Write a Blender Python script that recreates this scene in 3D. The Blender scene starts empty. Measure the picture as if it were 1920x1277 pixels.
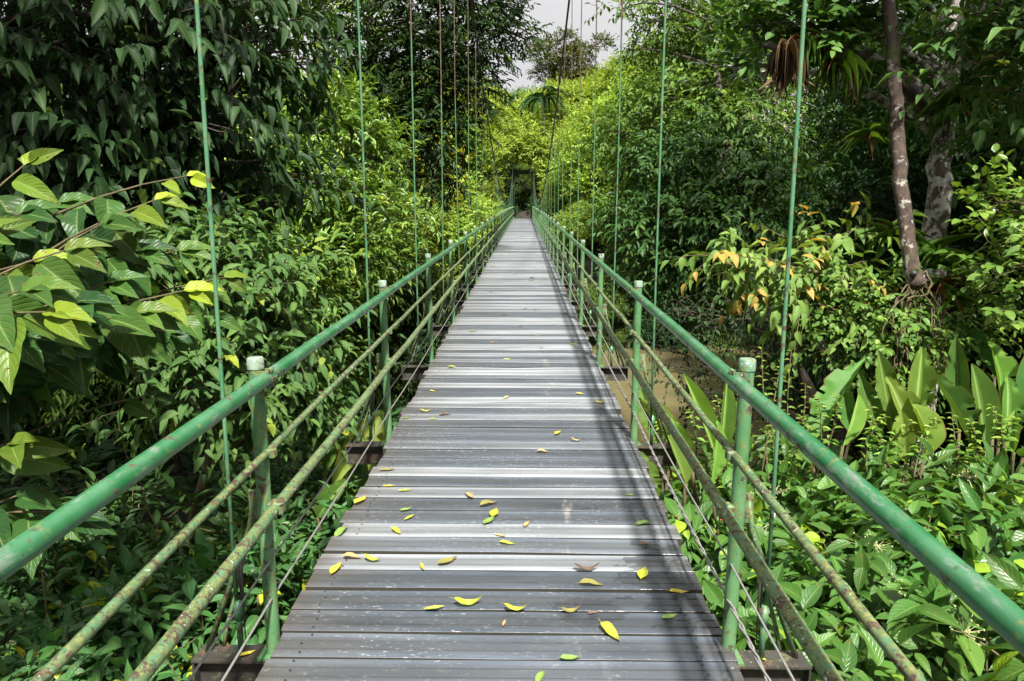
import bpy, math, random
import numpy as np
from mathutils import Vector

# ------------------------------------------------------------------ scene, camera, world, sun
sc = bpy.context.scene
COL = sc.collection
EYE = np.array([0.083, 0.0, 1.56])
PITCH, YAW = math.radians(8.794), math.radians(0.985)
cd = bpy.data.cameras.new('camera'); cam = bpy.data.objects.new('camera', cd); COL.objects.link(cam)
cam.location = EYE; cam.rotation_euler = (math.radians(90) - PITCH, 0, YAW)
cd.sensor_width = 36; cd.lens = 24; cd.clip_start = 0.02; cd.clip_end = 1500
sc.camera = cam

SUN_TO = Vector((0.17, -0.70, 1.0)).normalized()
elev = math.asin(SUN_TO.z); azim = math.atan2(SUN_TO.x, SUN_TO.y)
w = bpy.data.worlds.new('World'); sc.world = w; w.use_nodes = True
nt = w.node_tree; nt.nodes.clear()
out = nt.nodes.new('ShaderNodeOutputWorld'); bg = nt.nodes.new('ShaderNodeBackground')
sky = nt.nodes.new('ShaderNodeTexSky'); sky.sky_type = 'NISHITA'; sky.sun_disc = False
sky.sun_elevation = elev; sky.sun_rotation = azim; sky.dust_density = 2.0
tc = nt.nodes.new('ShaderNodeTexCoord'); nz = nt.nodes.new('ShaderNodeTexNoise')
nz.inputs['Scale'].default_value = 2.2; nz.inputs['Detail'].default_value = 7; nz.inputs['Roughness'].default_value = 0.55
rp = nt.nodes.new('ShaderNodeValToRGB'); rp.color_ramp.elements[0].position = 0.16; rp.color_ramp.elements[1].position = 0.36
rp2 = nt.nodes.new('ShaderNodeValToRGB')
rp2.color_ramp.elements[0].position = 0.3; rp2.color_ramp.elements[0].color = (3.0, 3.0, 3.08, 1)
rp2.color_ramp.elements[1].position = 0.75; rp2.color_ramp.elements[1].color = (3.7, 3.7, 3.76, 1)
mx = nt.nodes.new('ShaderNodeMix'); mx.data_type = 'RGBA'
nt.links.new(tc.outputs['Generated'], nz.inputs['Vector']); nt.links.new(nz.outputs['Fac'], rp.inputs['Fac'])
nt.links.new(nz.outputs['Fac'], rp2.inputs['Fac'])
nt.links.new(rp.outputs['Color'], mx.inputs['Factor']); nt.links.new(sky.outputs['Color'], mx.inputs['A'])
sz_ = nt.nodes.new('ShaderNodeSeparateXYZ'); nt.links.new(tc.outputs['Generated'], sz_.inputs[0])
ml = nt.nodes.new('ShaderNodeMapRange'); ml.inputs['From Min'].default_value = 0.30; ml.inputs['From Max'].default_value = 1.0   # an overcast sky is about three times brighter overhead than low down
ml.inputs['To Min'].default_value = 0.88; ml.inputs['To Max'].default_value = 1.9; nt.links.new(sz_.outputs[2], ml.inputs['Value'])
vm = nt.nodes.new('ShaderNodeVectorMath'); vm.operation = 'SCALE'; nt.links.new(rp2.outputs['Color'], vm.inputs[0]); nt.links.new(ml.outputs[0], vm.inputs['Scale'])
nt.links.new(vm.outputs[0], mx.inputs['B']); nt.links.new(mx.outputs['Result'], bg.inputs['Color'])
bg.inputs['Strength'].default_value = 0.10
nt.links.new(bg.outputs['Background'], out.inputs['Surface'])

sd = bpy.data.lights.new('sun', 'SUN'); sun = bpy.data.objects.new('sun', sd); COL.objects.link(sun)
sd.energy = 4.6; sd.angle = math.radians(3.6); sd.color = (1.0, 0.97, 0.91)
sun.rotation_euler = (-SUN_TO).to_track_quat('-Z', 'Y').to_euler()

sc.view_settings.view_transform = 'Standard'; sc.view_settings.look = 'None'
sc.view_settings.exposure = 1.45; sc.view_settings.gamma = 1
cy = sc.cycles
cy.max_bounces = 6; cy.diffuse_bounces = 3; cy.glossy_bounces = 2; cy.transmission_bounces = 3; cy.transparent_max_bounces = 8
cy.use_adaptive_sampling = True; cy.adaptive_threshold = 0.015
cy.caustics_reflective = False; cy.caustics_refractive = False

# ------------------------------------------------------------------ places
cp, sp = math.cos(PITCH), math.sin(PITCH); cyw, syw = math.cos(YAW), math.sin(YAW)
FWD = np.array([-syw * cp, cyw * cp, -sp]); RGT = np.array([cyw, syw, 0.0]); UPV = np.cross(RGT, FWD)
def P(px, py, D):
    """point at distance D (metres along the view) seen at photo pixel px, py"""
    return EYE + D * (FWD + (px - 960) / 1280 * RGT - (py - 638.5) / 1280 * UPV)
def zd(y): return 0.0547 * y - 0.000092 * y * y          # height of the deck
def deck_pt(px, py):
    d = FWD + (px - 960) / 1280 * RGT - (py - 638.5) / 1280 * UPV
    D = 1.5
    while (EYE + D * d)[2] > zd((EYE + D * d)[1]) and D < 80: D += .005
    return EYE + D * d
def zc(y): return 1.56 + 1.75 + 0.00535 * (y - 36) ** 2  # height of the main cables
def sstep(a, b, x):
    t = np.clip((x - a) / (b - a), 0, 1); return t * t * (3 - 2 * t)
def lerp(a, b, t): return a + (b - a) * t
WATER = -5.0
def ground(x, y):
    x = np.asarray(x, float); y = np.asarray(y, float)
    near = np.interp(x, [-60, -14, -5.0, -3.6, -1, 3, 7, 14, 30, 80], [30, 26, 23, 11, 8.6, 9.4, 13.5, 20, 40, 60])
    far = np.interp(x, [-60, -12, 0, 5, 14, 24, 40, 90], [60, 50, 45, 40, 42, 74, 100, 130])
    d = np.maximum(near - y, y - far)
    farside = (y > (near + far) / 2)
    z = -6.8 + 4.4 * sstep(-1.0, 4.5, d)
    z = z + np.where(farside, 5.2 * sstep(3, 17, d) + 0.16 * np.maximum(d - 14, 0), 0.05 * np.maximum(d - 4, 0))
    z = z + np.where(~farside, 0.10 * np.maximum(np.abs(x) - 7, 0), 0)
    z = np.minimum(z, 26)
    z = z + 0.18 * np.sin(x * 1.3 + 0.7 * y) * np.cos(y * 0.9 - 0.4 * x) + 0.07 * np.sin(3.1 * x) * np.sin(2.7 * y)
    return z

# ------------------------------------------------------------------ objects and labels
def add(name, me, mat=None, parent=None):
    o = bpy.data.objects.new(name, me); COL.objects.link(o)
    if mat is not None:
        me.materials.clear(); me.materials.append(mat)
    if parent is not None: o.parent = parent
    return o
def tag(o, label=None, cat=None, group=None, kind=None):
    if label: o['label'] = label
    if cat: o['category'] = cat
    if group: o['group'] = group
    if kind: o['kind'] = kind
    return o
def empty(name, loc=(0, 0, 0)):
    o = bpy.data.objects.new(name, None); COL.objects.link(o); o.location = loc; o.empty_display_size = 0.2
    return o
def dup(o, parent=None):
    c = o.copy(); COL.objects.link(c)
    if parent is not None: c.parent = parent
    for ch in list(o.children): dup(ch, c)
    return c

# ------------------------------------------------------------------ mesh helpers
def make_mesh(name, V, F, uv=None, attrs=None, smooth=False):
    """F: (n,k) array, or a list of such arrays"""
    Fs = F if isinstance(F, list) else [F]
    Fs = [np.asarray(f, np.int32) for f in Fs if len(f)]
    me = bpy.data.meshes.new(name)
    V = np.asarray(V, np.float32)
    me.vertices.add(len(V)); me.vertices.foreach_set('co', V.ravel())
    li = np.concatenate([f.ravel() for f in Fs]); tot = np.concatenate([np.full(len(f), f.shape[1], np.int32) for f in Fs])
    me.loops.add(len(li)); me.loops.foreach_set('vertex_index', li)
    st = np.concatenate([[0], np.cumsum(tot)[:-1]]).astype(np.int32)
    me.polygons.add(len(tot)); me.polygons.foreach_set('loop_start', st); me.polygons.foreach_set('loop_total', tot)
    me.polygons.foreach_set('use_smooth', np.full(len(tot), bool(smooth)))
    if uv is not None:
        l = me.uv_layers.new(name='UVMap'); l.data.foreach_set('uv', np.asarray(uv, np.float32)[li].ravel())
    for k, a in (attrs or {}).items():
        at = me.attributes.new(k, 'FLOAT', 'POINT'); at.data.foreach_set('value', np.asarray(a, np.float32))
    me.update(calc_edges=True); me.validate()
    return me
def norm(a):
    a = np.asarray(a, float); return a / np.maximum(np.linalg.norm(a, axis=-1, keepdims=True), 1e-9)

class MB:
    """collects boxes, tubes and plates; build() links them as one mesh object"""
    def __init__(s): s.V = []; s.Q = []; s.T = []; s.n = 0
    def raw(s, V, Q=(), T=()):
        s.V.append(np.asarray(V, float))
        if len(Q): s.Q.append(np.asarray(Q, int) + s.n)
        if len(T): s.T.append(np.asarray(T, int) + s.n)
        s.n += len(V); return s
    def box(s, c, size, axes=None, bev=0.0):
        c = np.asarray(c, float); h = np.asarray(size, float) / 2
        ax = np.eye(3) if axes is None else np.asarray(axes, float)
        if bev <= 0:
            k = np.array([[x, y, z] for x in (-1, 1) for y in (-1, 1) for z in (-1, 1)], float) * h
            Q = [[0, 1, 3, 2], [4, 6, 7, 5], [0, 4, 5, 1], [2, 3, 7, 6], [0, 2, 6, 4], [1, 5, 7, 3]]
            return s.raw(c + k @ ax, Q)
        b = bev; V = []; 
        for (hx, hy, hz) in ((h[0] - b, h[1] - b, h[2]), (h[0], h[1], h[2] - b)):
            pass
        # chamfered vertical prism with chamfered top and bottom
        rings = []
        for z, i in ((-h[2], b), (-h[2] + b, 0), (h[2] - b, 0), (h[2], b)):
            x, y = h[0] - i, h[1] - i
            rings.append([[-x + b, -y, z], [x - b, -y, z], [x, -y + b, z], [x, y - b, z], [x - b, y, z], [-x + b, y, z], [-x, y - b, z], [-x, -y + b, z]])
        V = np.array(rings).reshape(-1, 3); Q = []
        for r in range(3):
            for j in range(8):
                a, d = r * 8 + j, r * 8 + (j + 1) % 8
                Q.append([a, d, d + 8, a + 8])
        for r, fl in ((0, 1), (3, 0)):
            o = r * 8
            for q in ([0, 1, 2, 3], [0, 3, 4, 7], [4, 5, 6, 7]):
                q = [o + i for i in q]; Q.append(q[::-1] if fl else q)
        return s.raw(c + V @ ax, Q)
    def tube(s, pts, r, sides=8, caps=True):
        pts = np.asarray(pts, float); n = len(pts); r = np.broadcast_to(np.asarray(r, float), (n,))
        t = np.gradient(pts, axis=0); t = norm(t)
        ref = np.array([0, 0, 1.0]) if abs(t[:, 2]).mean() < 0.8 else np.array([0, 1.0, 0])
        a = norm(np.cross(t, ref)); b = np.cross(t, a)
        th = np.linspace(0, 2 * np.pi, sides, endpoint=False)
        V = (pts[:, None] + r[:, None, None] * (np.cos(th)[None, :, None] * a[:, None] + np.sin(th)[None, :, None] * b[:, None])).reshape(-1, 3)
        i, j = np.meshgrid(np.arange(n - 1), np.arange(sides), indexing='ij'); j2 = (j + 1) % sides
        Q = np.stack([i * sides + j, (i + 1) * sides + j, (i + 1) * sides + j2, i * sides + j2], -1).reshape(-1, 4)
        T = []
        if caps:
            V = np.concatenate([V, pts[[0, -1]]]); k = n * sides
            for jj in range(sides):
                T.append([k, jj, (jj + 1) % sides]); T.append([k + 1, (n - 1) * sides + (jj + 1) % sides, (n - 1) * sides + jj])
        return s.raw(V, Q, T)
    def mesh(s, name, smooth=False):
        F = []
        if s.Q: F.append(np.concatenate(s.Q))
        if s.T: F.append(np.concatenate(s.T))
        return make_mesh(name, np.concatenate(s.V), F, smooth=smooth)
    def build(s, name, mat, parent=None, smooth=False, auto=False):
        me = s.mesh(name, smooth or auto)
        if auto:
            me.set_sharp_from_angle(angle=math.radians(40))
        return add(name, me, mat, parent)

# ------------------------------------------------------------------ materials
def newmat(name):
    m = bpy.data.materials.new(name); m.use_nodes = True; t = m.node_tree; t.nodes.clear()
    o = t.nodes.new('ShaderNodeOutputMaterial'); return m, t, o
class G:
    """small helper to write node graphs"""
    def __init__(s, t): s.t = t
    def n(s, typ, ins=None, **kw):
        x = s.t.nodes.new(typ)
        for k, v in kw.items(): setattr(x, k, v)
        for k, v in (ins or {}).items():
            if hasattr(v, 'is_output'): s.t.links.new(v, x.inputs[k])
            else: x.inputs[k].default_value = v
        return x
    def noise(s, vec, scale, detail=3, rough=0.5, dist=0.0):
        return s.n('ShaderNodeTexNoise', {'Vector': vec, 'Scale': scale, 'Detail': detail, 'Roughness': rough, 'Distortion': dist}).outputs['Fac']
    def math(s, op, a, b=0.0, c=0.0, clamp=False):
        x = s.n('ShaderNodeMath', operation=op, use_clamp=clamp)
        for i, v in enumerate((a, b, c)):
            if hasattr(v, 'is_output'): s.t.links.new(v, x.inputs[i])
            else: x.inputs[i].default_value = v
        return x.outputs[0]
    def rng(s, v, a, b, c=0.0, d=1.0):
        return s.n('ShaderNodeMapRange', {'Value': v, 'From Min': a, 'From Max': b, 'To Min': c, 'To Max': d}, clamp=True).outputs[0]
    def mix(s, f, a, b, mode='MIX'):
        x = s.n('ShaderNodeMix', data_type='RGBA', blend_type=mode)
        for k, v in (('Factor', f), ('A', a), ('B', b)):
            sock = [i for i in x.inputs if i.name == k and (i.type == 'RGBA' if k != 'Factor' else i.type == 'VALUE')][0]
            if hasattr(v, 'is_output'): s.t.links.new(v, sock)
            else: sock.default_value = v if k == 'Factor' else (*v[:3], 1)
        return [o for o in x.outputs if o.type == 'RGBA'][0]
    def mapv(s, vec, scale): return s.n('ShaderNodeMapping', {'Vector': vec, 'Scale': scale}).outputs[0]
    def bump(s, h, strength, dist=0.01): return s.n('ShaderNodeBump', {'Height': h, 'Strength': strength, 'Distance': dist}).outputs[0]

def leaf_mat(name, dark, mid, light, young=None, rough=0.42, trans=0.3, veins=0, rib=0.5, spec=0.16, blotch=0.25, holes=0.0):
    m, t, o = newmat(name); g = G(t)
    r = g.n('ShaderNodeAttribute', attribute_name='rnd').outputs['Fac']
    ob = g.n('ShaderNodeObjectInfo').outputs['Random']
    tcd = g.n('ShaderNodeTexCoord')
    c = g.mix(g.rng(r, 0.0, 0.5), dark, mid); c = g.mix(g.rng(r, 0.55, 1.0), c, light)
    if young is not None:
        y = g.n('ShaderNodeAttribute', attribute_name='young').outputs['Fac']
        c = g.mix(y, c, young)
    bl = g.noise(tcd.outputs['Object'], 9.0, 3, 0.6)
    c = g.mix(1.0, c, g.mix(bl, (1 - blotch,) * 3, (1 + blotch,) * 3), 'MULTIPLY')
    hv = g.n('ShaderNodeHueSaturation', {'Color': c, 'Hue': g.rng(ob, 0, 1, 0.488, 0.512), 'Saturation': 1.0, 'Value': g.rng(ob, 0, 1, 0.82, 1.2)}).outputs[0]
    c = hv; nrm = None
    sp_ = g.noise(g.n('ShaderNodeVectorMath', {0: tcd.outputs['Object'], 1: g.n('ShaderNodeCombineXYZ', {0: g.math('MULTIPLY', r, 31.0)}).outputs[0]}, operation='ADD').outputs[0], 38.0, 3, 0.6)
    if holes > 0: c = g.mix(g.rng(sp_, .63, .70, 0, .8), c, (.16, .10, .03))
    if rib > 0 or veins:
        sx = g.n('ShaderNodeSeparateXYZ', {'Vector': g.n('ShaderNodeUVMap').outputs[0]})
        au = g.math('ABSOLUTE', g.math('SUBTRACT', sx.outputs[0], 0.5))
        if rib > 0:
            c = g.mix(g.math('MULTIPLY', g.rng(au, 0.012, 0.04, 1.0, 0.0), rib), c, g.mix(0.5, c, (0.28, 0.34, 0.10)))
        if veins > 20: c = g.mix(g.rng(g.math('ADD', au, g.math('MULTIPLY', bl, .10)), .52, .545, 0, .85), c, (.16, .085, .03))
        if veins:
            ph = g.math('SUBTRACT', g.math('MULTIPLY', sx.outputs[1], float(veins)), g.math('MULTIPLY', au, veins * 0.62))
            wv = g.math('ABSOLUTE', g.math('SINE', g.math('MULTIPLY', ph, math.pi)))
            fine = g.noise(g.mapv(g.n('ShaderNodeUVMap').outputs[0], (26, 60, 1)), 1.0, 2)
            line = g.rng(wv, 0.0, 0.16, 1.0, 0.0)
            c = g.mix(g.math('MULTIPLY', line, 0.22 if veins < 20 else 0.18), c, g.mix(0.6, c, (0.3, 0.36, 0.1)))
            hgt = g.math('ADD', g.rng(wv, 0.0, 0.6), g.math('MULTIPLY', fine, 0.25))
            hgt = g.math('MULTIPLY', hgt, g.rng(au, 0.0, 0.06))
            nrm = g.bump(hgt, 0.36 if veins < 20 else 0.12, 0.004)
    ins = {'Base Color': c, 'Roughness': rough, 'Specular IOR Level': spec}
    if nrm is not None and veins < 20: ins['Normal'] = nrm
    b = g.n('ShaderNodeBsdfPrincipled', ins)
    tl = g.n('ShaderNodeBsdfTranslucent', {'Color': g.mix(1.0, c, (1.25, 1.15, 0.45), 'MULTIPLY')})
    ms = g.n('ShaderNodeMixShader', {0: trans, 1: b.outputs[0], 2: tl.outputs[0]})
    if holes > 0:
        ms = g.n('ShaderNodeMixShader', {0: g.rng(sp_, .715 - holes, .72 - holes), 1: ms.outputs[0], 2: g.n('ShaderNodeBsdfTransparent').outputs[0]})
    t.links.new(ms.outputs[0], o.inputs['Surface'])
    return m

def bark_mat(name, a, b, lichen=None, amount=0.5, scale=6.0):
    m, t, o = newmat(name); g = G(t); v = g.n('ShaderNodeTexCoord').outputs['Object']
    n1 = g.noise(g.mapv(v, (1, 1, 0.35)), scale * 3, 6, 0.65); n2 = g.noise(v, scale * 1.7, 6, 0.68, 0.3)
    c = g.mix(g.rng(n1, 0.35, 0.65), a, b)
    if lichen is not None:
        c = g.mix(g.rng(n2, 1 - amount, 1 - amount + 0.06), c, lichen)
        c = g.mix(g.rng(g.noise(v, scale * 0.45, 3), 0.56, 0.7, 0, 0.7), c, (0.07, 0.085, 0.02))
    p = g.n('ShaderNodeBsdfPrincipled', {'Base Color': c, 'Roughness': 0.85, 'Normal': g.bump(n1, 0.9, 0.02)})
    t.links.new(p.outputs[0], o.inputs['Surface']); return m

def paint_mat(name, base, base2, lich=0.3, rust=0.2, white=0.1, gloss=0.3, scale=1.0, brown_top=None):
    """green gloss paint, weathered: faded, lichen, bare rusty spots, white chips"""
    m, t, o = newmat(name); g = G(t)
    v = g.n('ShaderNodeNewGeometry').outputs['Position']
    a = g.noise(v, 7 * scale, 4, 0.6); b = g.noise(v, 26 * scale, 5, 0.65, 0.4); c2 = g.noise(v, 55 * scale, 4, 0.6); d = g.noise(v, 2.3 * scale, 3, 0.5)
    c = g.mix(g.rng(a, 0.35, 0.65), base, base2)
    sz = g.n('ShaderNodeSeparateXYZ', {'Vector': v}).outputs[2]
    lf = g.math('MULTIPLY', g.rng(b, 0.60 - 0.32 * lich, 0.72 - 0.32 * lich), g.rng(d, 0.25, 0.6, 0.35, 1.0))
    c = g.mix(lf, c, g.mix(g.rng(c2, 0.42, 0.6), (0.085, 0.105, 0.035), (0.175, 0.18, 0.05)))
    rf = g.math('MULTIPLY', g.rng(g.noise(v, 17 * scale, 5, 0.7, 0.6), 0.66 - 0.3 * rust, 0.72 - 0.3 * rust), 1.0)
    c = g.mix(rf, c, g.mix(g.rng(c2, 0.4, 0.65), (0.035, 0.022, 0.014), (0.10, 0.062, 0.035)))
    if gloss < .3:
        sc_ = g.noise(g.mapv(v, (2.2, .5, 1.2)), 15 * scale, 5, 0.7)
        c = g.mix(g.rng(sc_, .56, .64, 0, .6), c, (0.17, 0.19, 0.165))
    c = g.mix(g.rng(g.noise(v, 40 * scale, 3, 0.5), 0.78 - 0.3 * white, 0.80 - 0.3 * white), c, (0.42, 0.44, 0.38))
    if brown_top is not None:  # upper rods dark brown: rust, with shade put into the colour too
        bt = g.rng(g.math('ADD', g.math('SUBTRACT', sz, g.math('MULTIPLY', g.n('ShaderNodeSeparateXYZ', {'Vector': v}).outputs[1], 0.06)), g.math('MULTIPLY', g.math('SUBTRACT', d, 0.5), 1.6)), brown_top, brown_top + 0.25)
        c = g.mix(bt, c, g.mix(g.rng(b, 0.35, 0.65), (0.05, 0.032, 0.02), (0.13, 0.085, 0.05)))
    rr = g.rng(g.math('ADD', lf, rf), 0, 1, gloss, 0.8)
    p = g.n('ShaderNodeBsdfPrincipled', {'Base Color': c, 'Roughness': rr, 'Normal': g.bump(g.math('ADD', b, g.math('MULTIPLY', rf, 0.5)), 0.25, 0.004)})
    t.links.new(p.outputs[0], o.inputs['Surface']); return m

def plain_mat(name, col, rough=0.6, var=0.3, scale=20, metal=0.0):
    m, t, o = newmat(name); g = G(t); v = g.n('ShaderNodeTexCoord').outputs['Object']
    n1 = g.noise(v, scale, 5, 0.6)
    c = g.mix(n1, tuple(x * (1 - var) for x in col), tuple(x * (1 + var) for x in col))
    p = g.n('ShaderNodeBsdfPrincipled', {'Base Color': c, 'Roughness': rough, 'Metallic': metal, 'Normal': g.bump(n1, 0.3, 0.005)})
    t.links.new(p.outputs[0], o.inputs['Surface']); return m

def deck_mat():
    m, t, o = newmat('weathered planks'); g = G(t)
    v = g.n('ShaderNodeTexCoord').outputs['Object']
    r = g.n('ShaderNodeAttribute', attribute_name='rnd').outputs['Fac']
    r2 = g.n('ShaderNodeAttribute', attribute_name='rnd2').outputs['Fac']
    sx = g.n('ShaderNodeSeparateXYZ', {'Vector': v})
    off = g.n('ShaderNodeCombineXYZ', {0: g.math('MULTIPLY', r2, 37.0), 1: sx.outputs[1], 2: 0.0})
    pv = g.n('ShaderNodeVectorMath', {0: v, 1: off.outputs[0]}, operation='ADD').outputs[0]
    grain = g.noise(g.mapv(pv, (2.0, 60, 8)), 1.0, 6, 0.65)
    grain2 = g.noise(g.mapv(pv, (5.0, 170, 8)), 1.0, 4, 0.6)
    blot = g.noise(g.mapv(pv, (3.0, 9, 3)), 1.0, 5, 0.6)
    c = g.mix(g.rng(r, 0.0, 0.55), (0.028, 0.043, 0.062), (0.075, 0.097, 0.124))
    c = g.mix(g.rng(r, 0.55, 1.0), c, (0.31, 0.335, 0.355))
    lw = g.noise(g.mapv(pv, (1.3, 6, 2)), 1.0, 3, 0.5)
    c = g.mix(1.0, c, g.mix(g.rng(lw, .32, .68), (.66, .68, .70), (1.32, 1.30, 1.28)), 'MULTIPLY')
    c = g.mix(g.rng(blot, 0.35, 0.7, 0.0, 0.5), c, g.mix(0.3, c, (0.3, 0.31, 0.33)))
    c = g.mix(g.rng(grain, 0.3, 0.75, 0.30, 0.0), c, (0.05, 0.045, 0.042))
    # brown, damp wood toward the shaded edge and at both plank ends
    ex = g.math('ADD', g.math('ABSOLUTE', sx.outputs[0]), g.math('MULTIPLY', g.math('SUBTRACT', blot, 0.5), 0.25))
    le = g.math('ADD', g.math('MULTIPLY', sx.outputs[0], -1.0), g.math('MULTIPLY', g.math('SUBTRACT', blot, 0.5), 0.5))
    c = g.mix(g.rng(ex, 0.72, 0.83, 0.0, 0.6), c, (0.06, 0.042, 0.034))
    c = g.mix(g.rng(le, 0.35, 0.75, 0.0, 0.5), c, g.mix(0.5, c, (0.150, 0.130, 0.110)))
    # worn pale flecks along the grain
    fl = g.noise(g.mapv(pv, (34, 50, 5)), 1.0, 5, 0.72)
    area = g.rng(g.noise(g.mapv(v, (1.2, 1.6, 1)), 1.0, 3), 0.42, 0.62)
    c = g.mix(g.math('MULTIPLY', g.rng(fl, 0.60, 0.645), g.math('MULTIPLY', area, 0.75)), c, (0.55, 0.54, 0.52))
    dk = g.noise(g.mapv(pv, (18, 40, 5)), 1.0, 2, 0.5)
    c = g.mix(g.rng(dk, 0.765, 0.785, 0, 0.85), c, (0.02, 0.017, 0.014))
    st = g.noise(g.mapv(v, (9, 2.2, 1)), 1.0, 4, 0.6)
    stripe = g.rng(g.math('ABSOLUTE', g.math('SUBTRACT', sx.outputs[0], 0.30)), 0.0, 0.09, 1.0, 0.0)
    c = g.mix(g.math('MULTIPLY', g.rng(st, 0.58, 0.68), g.math('MULTIPLY', stripe, 0.4)), c, (0.45, 0.40, 0.33))
    # rain puddle stain, with a hard edge
    dx = g.math('SUBTRACT', sx.outputs[0], 0.72); dy = g.math('SUBTRACT', sx.outputs[1], 2.62)
    dd = g.math('SQRT', g.math('ADD', g.math('POWER', g.math('MULTIPLY', dx, 1.45), 2.0), g.math('POWER', g.math('MULTIPLY', dy, 1.0), 2.0)))
    dd = g.math('ADD', dd, g.math('MULTIPLY', g.math('SUBTRACT', g.noise(g.mapv(v, (5, 8, 1)), 1.0, 3, 0.6), 0.5), 0.75))
    wet = g.rng(dd, 0.30, 0.315, 1.0, 0.0)
    dx = g.math('SUBTRACT', sx.outputs[0], 0.33); dy = g.math('SUBTRACT', sx.outputs[1], 2.44)
    d2 = g.math('SQRT', g.math('ADD', g.math('POWER', g.math('MULTIPLY', dx, 0.9), 2.0), g.math('POWER', g.math('MULTIPLY', dy, 1.6), 2.0)))
    d2 = g.math('ADD', d2, g.math('MULTIPLY', g.math('SUBTRACT', g.noise(g.mapv(v, (7, 9, 1)), 1.0, 3, 0.6), 0.5), 0.25))
    wet = g.math('MAXIMUM', wet, g.rng(d2, 0.115, 0.125, 1.0, 0.0))
    c = g.mix(g.math('MULTIPLY', wet, 0.72), c, g.mix(0.75, c, (0.018, 0.022, 0.03)))
    dirt = g.n('ShaderNodeAttribute', attribute_name='dirt').outputs['Fac']
    c = g.mix(g.math('MULTIPLY', g.rng(dirt, 0.15, 0.8), 0.95), c, g.mix(g.noise(g.mapv(v, (3, 3, 1)), 1.0, 3), (0.012, 0.010, 0.008), (0.035, 0.030, 0.014)))
    ro = g.rng(grain, 0.3, 0.7, 0.34, 0.52)
    ro = g.math('MAXIMUM', ro, dirt)
    ro = g.math('SUBTRACT', ro, g.math('MULTIPLY', wet, 0.2))
    bmp = g.math('ADD', grain, g.math('MULTIPLY', grain2, 0.5))
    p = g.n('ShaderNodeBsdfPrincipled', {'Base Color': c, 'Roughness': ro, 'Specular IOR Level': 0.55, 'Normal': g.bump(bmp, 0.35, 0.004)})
    t.links.new(p.outputs[0], o.inputs['Surface']); return m

def water_mat():
    m, t, o = newmat('muddy river water'); g = G(t); v = g.n('ShaderNodeTexCoord').outputs['Object']
    n1 = g.noise(g.mapv(v, (0.25, 1.0, 1)), 1.1, 4, 0.55)
    c = g.mix(n1, (0.115, 0.098, 0.046), (0.16, 0.135, 0.064))
    p = g.n('ShaderNodeBsdfPrincipled', {'Base Color': c, 'Roughness': 0.10, 'Normal': g.bump(g.noise(g.mapv(v, (1.0, 3.0, 1)), 2.0, 4), 0.12, 0.05)})
    t.links.new(p.outputs[0], o.inputs['Surface']); return m
def soil_mat():
    m, t, o = newmat('leaf litter soil'); g = G(t); v = g.n('ShaderNodeTexCoord').outputs['Object']
    n1 = g.noise(v, 3.0, 6, 0.65); n2 = g.noise(v, 17.0, 5, 0.7)
    c = g.mix(g.rng(n1, 0.35, 0.65), (0.014, 0.010, 0.007), (0.032, 0.023, 0.014))
    c = g.mix(g.rng(n2, 0.55, 0.7, 0, 0.6), c, (0.035, 0.05, 0.014))
    p = g.n('ShaderNodeBsdfPrincipled', {'Base Color': c, 'Roughness': 0.95, 'Normal': g.bump(n2, 1.0, 0.05)})
    t.links.new(p.outputs[0], o.inputs['Surface']); return m

# ------------------------------------------------------------------ leaves
def lens6():
    V = np.array([[0, 0, 0], [.42, .28, .10], [.40, .62, .06], [0, 1, -.10], [-.40, .62, .06], [-.42, .28, .10]], float)
    F = np.array([[0, 1, 2, 3], [0, 3, 4, 5]])
    uv = np.stack([V[:, 0] + 0.5, V[:, 1]], 1)
    return V, F, uv
def grid_leaf(nu, nv, prof, fold=0.16, droop=0.22, wave=0.0, quilt=0.0, tipcurl=0.0):
    v = np.linspace(0, 1, nv); u = np.linspace(-1, 1, nu)
    w = prof(v)
    U, Vv = np.meshgrid(u, v); Wd = np.broadcast_to(w[:, None], U.shape)
    x = U * Wd * 0.5
    z = fold * np.abs(U) * Wd * 0.5 * 1.6 - droop * Vv ** 2 - tipcurl * np.maximum(Vv - .7, 0) ** 2
    z = z + wave * np.sin(Vv * 17 + U * 1.4) * np.abs(U) * Wd
    if quilt: z = z + quilt * np.abs(np.sin((Vv * 6 - np.abs(U) * 1.7) * np.pi)) * np.abs(U) * Wd
    V = np.stack([x, Vv, z], -1).reshape(-1, 3)
    uv = np.stack([U * 0.5 + 0.5, Vv], -1).reshape(-1, 2)
    i, j = np.meshgrid(np.arange(nv - 1), np.arange(nu - 1), indexing='ij')
    F = np.stack([i * nu + j, i * nu + j + 1, (i + 1) * nu + j + 1, (i + 1) * nu + j], -1).reshape(-1, 4)
    return V, F, uv
def pr_ovate(v): # drip-tipped
    return np.clip((np.sin(np.pi * np.clip(v, 0, 1) ** 0.72)) ** 0.85 * (1 - 0.25 * v), 0, 1) * np.where(v > .86, np.interp(v, [.86, 1], [.72, 1.0]), 1) + 0.015
def pr_ellip(v): return np.clip(np.sin(np.pi * v ** 0.92) ** 0.8, 0, 1) + 0.01
def pr_round(v): return np.clip(np.sin(np.pi * v ** 0.8) ** 0.55, 0, 1) + 0.01
def pr_strap(v): return np.clip(np.minimum(1, (v + .05) * 6) * (1 - v ** 3.0), 0, 1) + 0.02
def pr_banana(v):
    return np.where(v < 0.13, 0.07, np.clip(np.sin(np.pi * np.clip((v - 0.12) / 0.88, 0, 1) ** 1.05), 0, 1) ** 0.75 + 0.03)
T6 = lens6()
T_SMALL = grid_leaf(3, 4, pr_ellip, 0.2, 0.18)
T_MID = grid_leaf(3, 6, pr_ovate, 0.2, 0.28, 0.02)
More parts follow.
